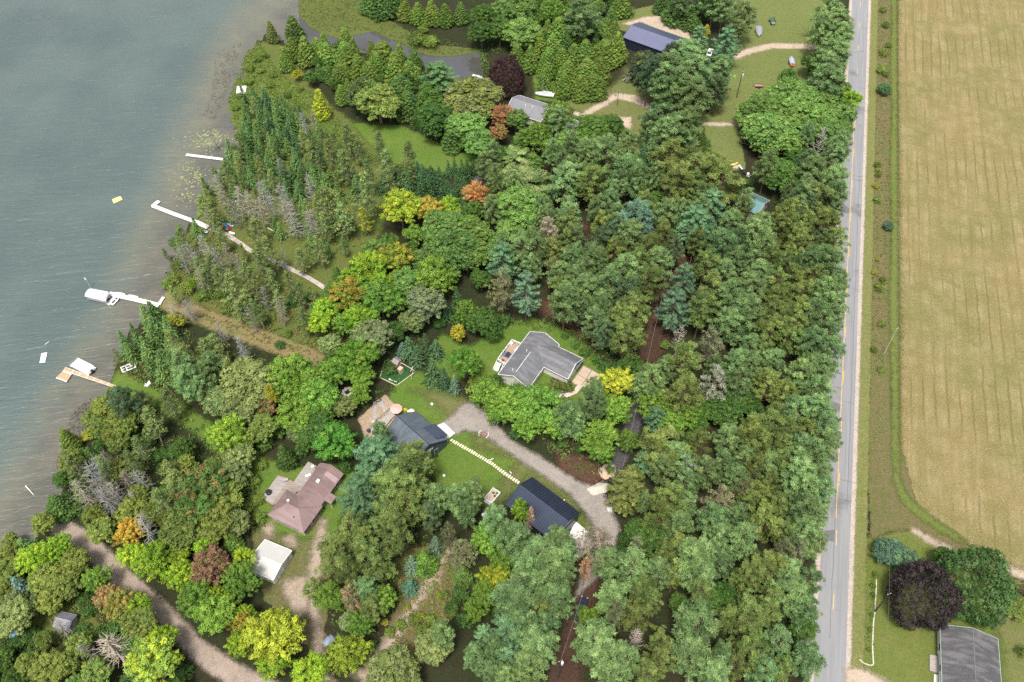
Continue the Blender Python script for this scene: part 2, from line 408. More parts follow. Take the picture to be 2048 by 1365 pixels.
# lawns
sheet('house_lawn', [px('768,806 792,768 836,742 868,762 915,792 940,806 900,840 882,858 908,868 935,858 970,866 1008,896 1062,934 1102,958 1150,1004 1180,1050 1200,1078 1165,1075 1120,1040 1020,985 985,1012 915,1008 870,958 850,930 800,870'),
                     px('862,700 885,668 940,694 1005,652 1060,636 1125,658 1180,698 1226,745 1212,800 1140,822 955,770 958,738 900,770 870,752')], 0.03, LAWN, 0.8)
sheet('dry_yard', [px('1040,922 1100,956 1150,1004 1184,1052 1200,1080 1165,1075 1166,1030 1062,952 1030,968 1006,1000 985,1010 1006,962'), px('900,790 935,806 905,838 880,815 850,792 820,780'), px('945,860 990,884 1030,915 990,905 950,890')], 0.042, DRYLAWN, 0.8)
sheet('lake_lawn', [px('226,752 240,735 262,752 330,785 392,828 440,856 480,880 540,920 590,935 700,930 712,955 668,1080 610,1080 520,1060 500,990 470,950 400,876 345,836 280,800 214,780')], 0.03, LAWN, 0.8)
sheet('creek_lawn', [px('700,245 760,250 800,250 905,300 985,318 960,352 900,348 850,338 790,330 740,290'), px('1065,150 1105,150 1120,205 1070,200')], 0.03, LAWN, 0.9)
sheet('north_lawn', [px('1475,-40 1665,-40 1650,180 1560,190 1500,204 1480,262 1492,340 1425,345 1400,330 1400,240 1440,200 1460,130'), px('1225,30 1330,5 1385,80 1370,100 1240,60')], 0.03, terrain('north_lawn_grass', [(.120, .155, .040), (.100, .145, .034), (.160, .158, .062)], edge=1, amp=1.6, patch=0.08, rows=(0.2, 1.0, 60, (.15, .15, .06), .4)), 1.0)
sheet('worn_yard', [px('1180,205 1240,160 1255,130 1330,160 1400,210 1420,262 1380,340 1300,350 1230,300 1215,250 1130,215 1095,190 1130,190'), px('1560,180 1640,180 1640,215 1570,200')], 0.025, DRYLAWN, 1.0)
sheet('marsh', [px('598,-60 720,-60 735,10 790,48 860,90 960,98 955,106 905,114 870,114 835,105 800,87 745,64 700,74 672,78 645,68 618,54 598,28')], 0.12, terrain('marsh_grass', [(.088, .122, .024), (.070, .104, .024), (.120, .112, .042)], edge=1, amp=1.2, patch=0.12), 1.0)
sheet('shore_meadow', [px('486,110 520,82 570,92 620,165 660,210 730,260 790,340 760,470 700,560 660,700 560,700 470,660 400,612 330,600 322,560 350,500 395,440 430,370 470,300 474,268 460,245 456,200')], 0.02, MEADOW, 1.2)
sheet('green_shore', [px('452,226 458,198 480,160 492,120 520,95 560,150 610,180 700,280 730,330 690,290 620,215 560,186 500,200 474,262')], 0.04, terrain('bright_meadow_grass', [(.098, .142, .026), (.120, .150, .034), (.078, .122, .022)], edge=1, amp=1.6, patch=.15), 1.0)
sheet('south_clearing', [px('775,1080 880,1100 930,1140 905,1220 880,1260 850,1330 735,1345 760,1290 800,1200')], 0.02, terrain('clearing_grass', [(.120, .100, .045), (.090, .105, .032), (.150, .108, .066)], edge=1, amp=2.4, patch=0.12), 1.0)
sheet('shed_yard', [px('500,1050 610,1075 665,1070 660,1200 640,1310 590,1280 560,1230 530,1200')], 0.025, terrain('yard_grass', [(.105, .112, .036), (.086, .120, .030), (.160, .120, .070)], edge=1, amp=1.6, patch=.2), 0.8)
sheet('shed_lawn', [px('95,1205 190,1200 205,1265 120,1290 20,1290 30,1260')], 0.02, MEADOW, 0.8)
# tracks and drives
sheet('mown_track', [ribbon('318,588,4.5 345,610,6 400,632,5.4 470,658,5.4 540,684,5.6 600,706,5.6 660,730,4.6')], 0.04, PATHMAT, 0.6)
sheet('meadow_path', [ribbon('500,182,1.2 560,190,1.3 610,212,1.3 650,250,1.3 690,290,1.2 720,330,1.2')], 0.055, LAWN, 0.6)
sheet('gravel_road', [ribbon('82,1034,3.0 120,1052,3.8 165,1080,4.2 215,1128,4.2 262,1172,4.0 310,1212,3.8 352,1256,3.6 400,1304,3.8 460,1345,4.2 560,1400,5.0 700,1480,8')], 0.045, LANEDIRT, 0.6)
sheet('gravel_driveway', [px('878,852 905,832 930,806 950,808 985,836 1012,872 1040,892 1080,914 1150,960 1205,985 1220,1015 1240,1060 1222,1110 1195,1150 1150,1196 1165,1150 1190,1120 1192,1060 1170,1022 1135,985 1090,953 1045,925 1000,892 960,868 932,860 912,870')], 0.055, GRAVEL, 0.5)
sheet('rutted_drive', [ribbon('648,1040,1.2 640,1085,3.0 628,1150,2.6 625,1200,2.2 632,1260,2.2 640,1310,2.2 662,1390,2.4'), px('560,1165 620,1150 620,1225 590,1240')], 0.045, DIRT, 0.5)
sheet('dirt_path', [ribbon('905,1092,1 870,1150,2.6 830,1210,2.4 790,1275,2.6 755,1320,3 720,1360,3.4'), px('775,1285 805,1275 800,1320 770,1330')], 0.04, DIRT, 0.6)
sheet('bare_patch', [px('525,1050 548,1045 545,1072 530,1075'), px('565,1075 590,1070 592,1090 575,1095')], 0.05, DIRT, 0.5)
sheet('mulch_track', [ribbon('1200,1110,3 1180,1180,2.6 1160,1230,3.2 1140,1290,5 1128,1350,6 1120,1420,6')], 0.045, MULCH, 0.6)
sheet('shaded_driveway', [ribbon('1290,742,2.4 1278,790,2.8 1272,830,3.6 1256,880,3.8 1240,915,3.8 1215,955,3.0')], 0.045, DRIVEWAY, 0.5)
sheet('pine_lane', [ribbon('1345,500,3.0 1335,560,3.0 1325,640,3.2 1305,700,3.4 1290,745,2.8')], 0.045, MULCH, 0.6)
sheet('north_driveway', [ribbon('1468,116,2.6 1500,102,3.4 1545,92,3.4 1600,93,3.4 1660,97,3.4')], 0.045, SAND, 0.5)
sheet('barn_apron', [px('1245,48 1290,34 1320,32 1375,62 1385,88 1362,84 1282,44 1262,52')], 0.05, SAND, 0.6)
sheet('yard_track', [ribbon('1120,218,2 1165,232,2.4 1200,212,3.0 1232,192,2.6'), ribbon('1232,192,3.4 1268,198,4.0 1300,214,2.6 1330,226,2.0'), ribbon('1405,248,1.6 1440,250,2.0 1480,248,1.6'), px('1240,235 1262,235 1262,258 1245,258')], 0.05, SAND, 0.5)
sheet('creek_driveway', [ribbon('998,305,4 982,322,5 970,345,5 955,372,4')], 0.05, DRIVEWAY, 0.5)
sheet('stone_bed', [px('716,838 752,806 772,790 782,802 792,812 800,826 788,842 770,862 745,880 728,872')], 0.06, ROCKBED, 0.4)
sheet('flower_bed', [px('1092,772 1110,752 1140,765 1150,782 1120,790 1100,788 1085,785')], 0.06, MULCH, 0.4)

# paved road: asphalt, gravel shoulders, centre line
def asphalt():
    m, t, n, l, b = nt('asphalt')
    p = coords(n, l); q = coords(n, l, (0.05, 1.6, 1), rot=math.radians(74.5))
    c = mix(n, l, (.205, .205, .214), (.240, .240, .248), sstep(n, l, noise(n, l, q, 1.0, 4), 0.35, 0.65))
    c = mix(n, l, c, (.115, .115, .120), sstep(n, l, noise(n, l, p, 0.10, 5), 0.56, 0.72, 0, .75))
    q2 = coords(n, l, (0.02, 2.6, 1), rot=math.radians(74.5))
    c = mix(n, l, c, (.085, .085, .09), sstep(n, l, noise(n, l, q2, 1.0, 2), 0.66, 0.72, 0, .6))
    c = mix(n, l, c, (.12, .12, .124), sstep(n, l, noise(n, l, p, 3.0, 4, .8), 0.55, 0.75, 0, .5))
    l.new(c, b.inputs['Base Color']); b.inputs['Roughness'].default_value = 0.85
    return m
def flat(name, polys, z, mat):
    b_ = B()
    for q in polys: b_.add([(x, y, z) for x, y in q], [tuple(range(len(q)))])
    return b_.build(name, mat, kind='structure')
sheet('road_shoulder', [strip(-40, 360, -7.0, 1.0)], 0.075, terrain('shoulder_gravel', [(.420, .355, .300), (.350, .300, .250), (.500, .440, .380)], edge=1, amp=0.5, patch=.3, fine=3), 0.6)
flat('road', [strip(-60, 360, -5.95, 0.0)], 0.10, asphalt())
YEL = M('road_yellow', (.62, .40, .12), .8, var=.25, scale=1.2)
CR = -2.95
solid = [strip(a, b, CR - .30, CR - .16) for a, b in ((28, 76.5), (80, 190))]
flat('solid_centre_line', solid, 0.108, YEL)
k = 0
for t in np.arange(6, 300, 15.24):
    flat('centre_line_dash', [strip(t, t + 3.8, CR - .02, CR + .12)], 0.108, YEL)
CRK = M('tar_seam', (.065, .065, .068), .6)
seams = []
for i in range(26):
    t = random.uniform(0, 280); o0 = random.choice((-5.8, -2.8)); w_ = random.uniform(.05, .11)
    seams.append([R(t, o0), R(t + random.uniform(-.3, .3), o0 + 2.7), R(t + random.uniform(-.3, .3) + w_, o0 + 2.7), R(t + w_, o0)])
for t in (22, 58, 96, 131, 170): seams.append([R(t, -5.6), R(t, -3.4), R(t + random.uniform(2, 5), -3.4), R(t + random.uniform(2, 5), -5.6)])
so = flat('road_patch', seams, 0.104, M('patch_asphalt', (.13, .13, .135), .8)); so['kind'] = 'stuff'
flat('road_seam', [[R(t, -.95 + .05 * math.sin(t * .5)) for t in np.linspace(30, 170, 50)] + [R(t, -.88 + .05 * math.sin(t * .5)) for t in np.linspace(170, 30, 50)]], 0.1045, CRK)
flat('road_crack', [[R(t, CR - .42 + .08 * math.sin(t * .9)) for t in np.linspace(0, 40, 30)] + [R(t, CR - .36 + .08 * math.sin(t * .9)) for t in np.linspace(40, 0, 30)]], 0.106, M('tar', (.05, .05, .052), .6))

# concrete
CONC = M('concrete', (.66, .63, .58), .85, var=.08, scale=.9)
CONC_T = M('tan_concrete', (.43, .335, .255), .85, var=.12, scale=.7)
WALKM = M('walk_concrete', (.48, .40, .35), .85, var=.10, scale=.7)
B().prism(px('871,853 888,846 910,867 893,881'), 0.0, 0.11).build('driveway_slab', CONC, kind='structure')
B().prism(px('1148,1049 1152,1044 1190,1076 1196,1085 1160,1116 1128,1090'), 0.0, 0.11).build('barn_slab', CONC, kind='structure')
pad = obj('parking_pad', B().prism(px('1143,764 1166,731 1172,733 1204,752 1176,783 1160,771 1148,770'), 0.0, 0.08).mesh('parking_pad', M('pad_joint', (.22, .17, .13), .9)), kind='structure')
for q in ('1145,763 1155,750 1171,759 1163,771 1149,769', '1156,749 1167,733 1182,741 1172,758', '1184,742 1202,752 1193,764 1174,758', '1173,760 1192,766 1177,781 1164,772'):
    B().prism(px(q), 0.08, 0.12).build('paving_panel', CONC_T, pad)
B().prism(ribbon('1162,770,1.2 1150,784,1.3 1134,791,1.3 1115,792,1.2 1098,788,1.2'), 0.0, 0.09).build('curved_walk', WALKM, kind='structure')

# ------------------------------------------------------------------ trees
def nrm(v): return v / (np.linalg.norm(v, axis=-1, keepdims=True) + 1e-9)
class Crown:
    """collects leaf-spray faces; each face has a brightness and an autumn-tint weight of its own"""
    def __init__(s, rng): s.r, s.V, s.var, s.tip, s.n = rng, [], [], [], 0
    def quads(s, c, nor, su, sv, var, tip, tang=None):
        c = np.asarray(c, float); N = len(c)
        nor = nrm(nor); t = s.r.normal(size=(N, 3)) if tang is None else np.asarray(tang, float) + s.r.normal(size=(N, 3)) * .25
        t = nrm(t - nor * (t * nor).sum(1, keepdims=True)); b = np.cross(nor, t)
        su = (np.ones(N) * su * s.r.uniform(.7, 1.3, N))[:, None]; sv = (np.ones(N) * sv * s.r.uniform(.7, 1.3, N))[:, None]
        q = np.stack([c + t * su, c + b * sv, c - t * su, c - b * sv], 1)
        s.V.append(q.reshape(-1, 3)); s.var.append(np.clip(var + s.r.uniform(-.13, .13, N), 0, 1)); s.tip.append(np.full(N, tip)); s.n += N
    def clump(s, c, r, n, su, sv, out=(0, 0, 1), stretch=1.0, flat=1.0, cut=-.35, up=.25, tip=None, var=None):
        out = nrm(np.asarray(out, float)); u = nrm(s.r.normal(size=(n * 3, 3))); ax = nrm(out + np.array([0, 0, .6]))
        u = u[(u @ ax) > cut][:n]
        rad = r * s.r.uniform(.55, 1.0, (len(u), 1)); p = u * rad; p = p + out * ((u @ out)[:, None] * rad * (stretch - 1)); p[:, 2] *= flat
        nn = u + s.r.normal(size=u.shape) * .32 + np.array([0, 0, up])
        s.quads(np.asarray(c) + p, nn, su, sv, s.r.uniform(.25, .75) if var is None else var, s.r.uniform() if tip is None else tip)
    def mesh(s, name):
        V = np.concatenate(s.V); N = s.n
        me = bpy.data.meshes.new(name); me.vertices.add(N * 4); me.loops.add(N * 4); me.polygons.add(N)
        me.vertices.foreach_set('co', V.astype(np.float32).ravel())
        me.loops.foreach_set('vertex_index', np.arange(N * 4, dtype=np.int32))
        me.polygons.foreach_set('loop_start', np.arange(0, N * 4, 4, dtype=np.int32)); me.polygons.foreach_set('loop_total', np.full(N, 4, np.int32))
        for k, v in (('var', s.var), ('tipw', s.tip)):
            a = me.attributes.new(k, 'FLOAT', 'FACE'); a.data.foreach_set('value', np.concatenate(v).astype(np.float32))
        me.materials.append(LEAF); me.update(); me.validate(); return me
def lerp(a, b, t): return a + (b - a) * t
def ang(a): return np.array([math.cos(a), math.sin(a), 0.0])

def trunk_mesh(name, h, r, limbs=(), lean=0.0, n=6, bend=0.0):
    b = B(); pts = []; k = 5
    for i in range(k + 1):
        t = i / k; pts.append((lean * t * t + bend * math.sin(t * 6), bend * math.cos(t * 5) - bend, h * t))
    for i in range(k):
        b.tube(pts[i], pts[i + 1], r * (1 - .85 * i / k), r * (1 - .85 * (i + 1) / k), n, False)
    for p, q, rr in limbs: b.tube(p, q, rr, rr * .3, 4, False)
    return b.mesh(name, BARK, True)

# every maker returns (trunk mesh, crown mesh, nominal height, nominal crown width, share of the height where the crown's middle sits)
def mk_broadleaf(rng, h=14., w=9., z0=.22, nl=9, leaf=(.21, .11), cr=.74, dens=60, spread=.40, stretch=2.1):
    cz, a, bz = h * (1 + z0) / 2, w / 2, h * (1 - z0) / 2; c = Crown(rng); limbs = []
    lob = [(np.array([0, 0, bz * .42]), .58)]
    ph = rng.uniform(0, 6.28)
    for i in range(nl):
        el = [-.25, .12, .55][i % 3] + rng.uniform(-.12, .12); az = ph + i * 2.399
        d = np.array([math.cos(az) * math.cos(el), math.sin(az) * math.cos(el), math.sin(el)])
        lob.append((d * np.array([a, a, bz]) * rng.uniform(.50, .66), rng.uniform(.36, .50)))
    for p, s_ in lob:
        lr = np.array([a, a, min(bz, a * 1.15)]) * s_
        m = int(17 * s_ / spread)
        limbs.append(((0, 0, h * z0 * rng.uniform(.8, 1.4)), tuple(p * .8 + np.array([0, 0, cz])), .11))
        for j in range(m):
            u = rng.normal(size=3); u /= np.linalg.norm(u)
            if u[2] < -.45: u[2] *= -1
            q = p + u * lr * rng.uniform(.75, 1.08)
            if q[2] < -bz * .95: continue
            c.clump(q + np.array([0, 0, cz]), cr * rng.uniform(.55, 1.15), dens, leaf[0], leaf[1], out=u + np.array([0, 0, .15]), stretch=stretch, flat=.8, tip=np.clip(rng.normal(.42 + .25 * q[2] / bz, .22), 0, 1))
    return trunk_mesh('trunk', h * .8, .2 + w * .012, limbs), c.mesh('crown'), h, w, (1 + z0) / 2
def mk_dome(rng, h=12., w=12., leaf=(.19, .14), cr=.85, dens=62, N=190, z0=.08):
    cz, a, bz = h * .45, w / 2, h * .55; c = Crown(rng)
    ph = rng.uniform(0, 6.28, 5)
    for i in range(N):
        zz = 1 - (i + .5) / N * 1.55; az = i * 2.39996
        rr = math.sqrt(max(0, 1 - zz * zz)); u = np.array([rr * math.cos(az), rr * math.sin(az), zz])
        k = 1 + .07 * math.sin(3 * az + ph[0]) + .07 * math.sin(5 * az + 4 * zz + ph[1]) + rng.uniform(-.07, .05)
        q = u * np.array([a, a, bz]) * k * .93 + np.array([0, 0, cz])
        c.clump(q, cr * rng.uniform(.75, 1.25), dens, leaf[0], leaf[1], out=u, stretch=1.25, tip=rng.uniform(), cut=-.2)
    return trunk_mesh('trunk', h * .6, .35), c.mesh('crown'), h, w, .5
def brush(c, rng, q, r, n, su, sv, out, var=None, flat=1.0):
    """needle tuft: thin blades standing out from one twig end"""
    out = nrm(np.asarray(out, float)); u = nrm(rng.normal(size=(n * 2, 3))); u = u[(u @ out) > -.35][:n]
    p = np.asarray(q) + u * r * rng.uniform(.35, 1.0, (len(u), 1)) * np.array([1, 1, flat])
    nn = rng.normal(size=u.shape) + np.array([0, 0, .9]) + u * .5
    c.quads(p, nn, su, sv, rng.uniform(.2, .8) if var is None else var, rng.uniform(), u)
def mk_pine(rng, h=16., w=6.0, z0=.36, whorls=12, cr=.58, leaf=(.24, .058), dens=46, gap=.05, pw=.66, per=7, top=1.0):
    """whorls of rising branches, each ending in needle tufts; uneven outline with gaps"""
    a = w / 2; c = Crown(rng); limbs = []; ph0 = rng.uniform(0, 6.28, 3)
    for k in range(whorls):
        t = k / (whorls - 1); z = h * lerp(z0, .955 * top, t); n_ = max(3, int(round(per * (1 - .45 * t))))
        L = a * min(1, .58 + t * 2.2) * (max(0.0, 1 - t ** 1.7)) ** pw + .22; ph = rng.uniform(0, 6.28)
        for i in range(n_):
            az = ph + i * 6.283 / n_ + rng.uniform(-.35, .35)
            l = L * (1 + .16 * math.sin(az + ph0[0] + t * 2) + .10 * math.sin(2 * az + ph0[1])) * rng.uniform(.74, 1.10); e = ang(az); up = lerp(.12, .55, t) + rng.uniform(-.08, .12)
            if rng.uniform() < gap: continue
            zz = z + rng.uniform(-.35, .35); bv = rng.uniform(.2, .8)
            limbs.append(((0, 0, zz - .25), tuple(e * l * .85 + np.array([0, 0, zz + l * up * .8])), .055))
            for f, s_ in ((.50, .8), (.78, 1.0), (1.0, .95)):
                if l * f < .45 and f < 1: continue
                q = e * l * f + np.array([rng.uniform(-.3, .3), rng.uniform(-.3, .3), zz + l * f * up + rng.uniform(-.1, .25)])
                brush(c, rng, q, cr * s_ * rng.uniform(.75, 1.2), dens, leaf[0], leaf[1], e * .6 + np.array([0, 0, .9]), np.clip(bv + rng.uniform(-.12, .12), 0, 1))
    for k in range(3): brush(c, rng, (rng.uniform(-.2, .2), rng.uniform(-.2, .2), h * (.95 + .02 * k) * top), cr * .7, dens, leaf[0], leaf[1], (0, 0, 1))
    for i in range(8 if gap < .2 else 18):
        z = h * rng.uniform(.20, z0 + (.3 if gap > .2 else .05)); az = rng.uniform(0, 6.28); l = rng.uniform(.8, 2.2)
        limbs.append(((0, 0, z), (l * math.cos(az), l * math.sin(az), z + .1), .045))
    return trunk_mesh('trunk', h * .97, .20, limbs, rng.uniform(-.35, .35)), c.mesh('crown'), h, w, .68
def mk_tiered(rng, h=17., w=8., z0=.28, tiers=11, leaf=(.29, .07), droop=.0, per=7):
    """white-pine habit: tiers of long plumed branches"""
    a = w / 2; c = Crown(rng); limbs = []
    for k in range(tiers):
        t = k / (tiers - 1); z = h * lerp(z0, .97, t); L = a * (1 - t ** 1.5) ** .8 * min(1, .6 + t * 2) + .25; n_ = max(4, int(per * (1 - t * .45)))
        ph = rng.uniform(0, 6.28)
        for i in range(n_):
            az = ph + i * 6.283 / n_ + rng.uniform(-.25, .25); l = L * rng.uniform(.72, 1.12); e = ang(az)
            limbs.append(((0, 0, z - .2), tuple(e * l * .85 + np.array([0, 0, z + l * (.12 - droop)])), .06))
            for f in (.42, .68, .95):
                if l * f < .3: continue
                q = e * l * f + np.array([0, 0, z + l * f * (.14 - droop) + .1])
                c.clump(q, .62 * rng.uniform(.75, 1.2), 46, leaf[0], leaf[1], out=e + np.array([0, 0, .35]), stretch=1.75, flat=.62, cut=-.2, up=.45)
    c.clump((0, 0, h * .97), .5, 20, leaf[0], leaf[1], stretch=1.6)
    return trunk_mesh('trunk', h * .97, .24, limbs), c.mesh('crown'), h, w, .64
def mk_spruce(rng, h=10., w=3.4, z0=.05, layers=22, per=11, leaf=(.25, .11), pw=.92, droop=.26, rag=.20):
    a = w / 2; c = Crown(rng); C_, N_, T_, vv = [], [], [], []
    for k in range(layers):
        t = k / layers; z = h * lerp(z0, .98, t); L = a * (1 - t) ** pw; ph = rng.uniform(0, 6.28)
        n_ = max(4, int(per * (1 - .5 * t)))
        for i in range(n_):
            az = ph + i * 6.283 / n_ + rng.uniform(-.3, .3); l = L * rng.uniform(1 - rag * 2, 1 + rag) + .08; e = ang(az)
            bv = rng.uniform(.2, .8); m = max(2, int(l / .20))
            for j in range(m):
                f = (j + .7) / m; p = e * l * f + np.array([0, 0, z - l * f * droop + .25 * f * f * l])
                sd_ = np.array([-e[1], e[0], 0]) * rng.uniform(-.16, .16) * (1.3 - f) * 1.6
                C_.append(p + sd_); N_.append(np.array([0, 0, 1.]) + e * .55 + rng.normal(size=3) * .3); T_.append(e - np.array([0, 0, .35])); vv.append(bv)
    c.quads(np.array(C_), np.array(N_), leaf[0], leaf[1], np.array(vv), .5, np.array(T_))
    for k in range(6): c.quads(np.array([[0, 0, h * (.93 + .012 * k)]]), rng.normal(size=(1, 3)), .22, .07, .6, .5, np.array([[0, 0, 1.]]))
    return trunk_mesh('trunk', h * .96, .07 + w * .02), c.mesh('crown'), h, w, .45
def mk_cedar(rng, h=10., w=4.2, N=120, leaf=(.24, .09), z0=.04, pw=.92, dens=44):
    a = w / 2; c = Crown(rng); ph = rng.uniform(0, 6.28, 3)
    for i in range(N):
        t = ((i + .5) / N) ** 1.15; az = i * 2.39996
        r_ = a * (1 - t) ** pw * min(1, .72 + t * 2.2) * (1 + .12 * math.sin(3 * az + ph[0] + 5 * t) + rng.uniform(-.14, .1))
        e = ang(az); q = e * r_ + np.array([0, 0, h * lerp(z0, .97, t)])
        c.clump(q, .58 * rng.uniform(.75, 1.2) * lerp(1.1, .7, t), dens, leaf[0], leaf[1], out=e * .7 + np.array([0, 0, .7]), stretch=1.7, cut=-.1, up=.1)
    return trunk_mesh('trunk', h * .8, .16), c.mesh('crown'), h, w, .46
def mk_lacy(rng, h=11., w=4.4, N=60, leaf=(.17, .06), gap=.25):
    """tamarack: thin light crown, stem showing through"""
    a = w / 2; c = Crown(rng); limbs = []
    for i in range(N):
        t = (i + .5) / N; az = i * 2.39996 + rng.uniform(-.4, .4); r_ = a * (1 - t) ** .7 * min(1, .5 + 3 * t) * rng.uniform(.45, 1.1)
        z = h * lerp(.22, .97, t); e = ang(az); q = e * r_ + np.array([0, 0, z])
        limbs.append(((0, 0, z + .1), tuple(q), .035))
        if rng.uniform() < gap: continue
        for f in (.55, 1.0):
            c.clump(e * r_ * f + np.array([0, 0, z]), .5 * rng.uniform(.7, 1.2), 26, leaf[0], leaf[1], out=e + np.array([0, 0, .3]), stretch=1.5, flat=.7, cut=-.6)
    return trunk_mesh('trunk', h * .98, .13, limbs), c.mesh('crown'), h, w, .58
def mk_dead(rng, h=9., w=3.2, N=64, tw=3, up=.25, r0=.12, stout=.030, crownless=True):
    """bare grey tree: the twigs are its crown"""
    b = B(); a = w / 2
    for i in range(N):
        t = (i + .5) / N; z = h * lerp(.15, .98, t); az = i * 2.4 + rng.uniform(-.5, .5); l = a * (1 - t) ** .6 * rng.uniform(.4, 1.1) + .15
        p = np.array([0, 0, z]); e = ang(az) + np.array([0, 0, up * rng.uniform(-.3, 1.6)]); q = p + e * l
        b.tube(p, q, stout * 1.6, stout * .6, 3, False)
        for j in range(tw):
            f = rng.uniform(.3, 1); s_ = p + e * l * f; d = nrm(e + rng.normal(size=3) * .7) * rng.uniform(.25, .8)
            b.tube(s_, s_ + d, stout * .8, stout * .4, 3, False)
    return trunk_mesh('trunk', h, r0, (), rng.uniform(-.5, .5)), b.mesh('bare_branches', BARK), h, w, .55
def mk_shrub(rng, h=1.9, w=2.8, N=15, cr=.55, leaf=(.16, .08)):
    c = Crown(rng)
    for i in range(N):
        az = i * 2.39996; r_ = w / 2 * math.sqrt((i + .3) / N) * .8; z = h * (.35 + .5 * (1 - (r_ / (w / 2)) ** 2)) * rng.uniform(.8, 1.1)
        c.clump(ang(az) * r_ + np.array([0, 0, z]), cr * rng.uniform(.7, 1.2), 44, leaf[0], leaf[1], out=ang(az) * r_ / w + np.array([0, 0, 1]))
    return trunk_mesh('stem', h * .6, .05), c.mesh('crown'), h, w, .55
def mk_tuftball(rng, h=13., w=8.): return mk_broadleaf(rng, h, w, z0=.18, nl=13, leaf=(.19, .12), cr=.74, dens=56, stretch=1.5)

FORMS = {}
def form(key, fn, n, **kw):
    FORMS[key] = [fn(np.random.default_rng(hash_ + 31 * i), **kw) for i, hash_ in enumerate([sum(map(ord, key)) * 7] * n)]
form('maple', mk_broadleaf, 5)
form('ash', mk_tuftball, 4)
form('dome', mk_dome, 2)
form('pine', mk_pine, 7)
form('redpine', mk_pine, 6, whorls=10, cr=.62, dens=52, gap=.12, pw=.58, per=6, z0=.40)
form('thinpine', mk_pine, 3, dens=22, gap=.32, z0=.32)
form('tier', mk_tiered, 4)
form('bigspruce', mk_tiered, 2, h=17., w=8., z0=.12, tiers=15, leaf=(.27, .09), droop=.26, per=9)
form('spruce', mk_spruce, 5)
form('cedar', mk_cedar, 5)
form('lacy', mk_lacy, 4)
form('dead', mk_dead, 4)
form('snag', mk_dead, 2, h=11., w=7., N=38, tw=6, up=.85, r0=.17, stout=.05)
form('shrub', mk_shrub, 4)

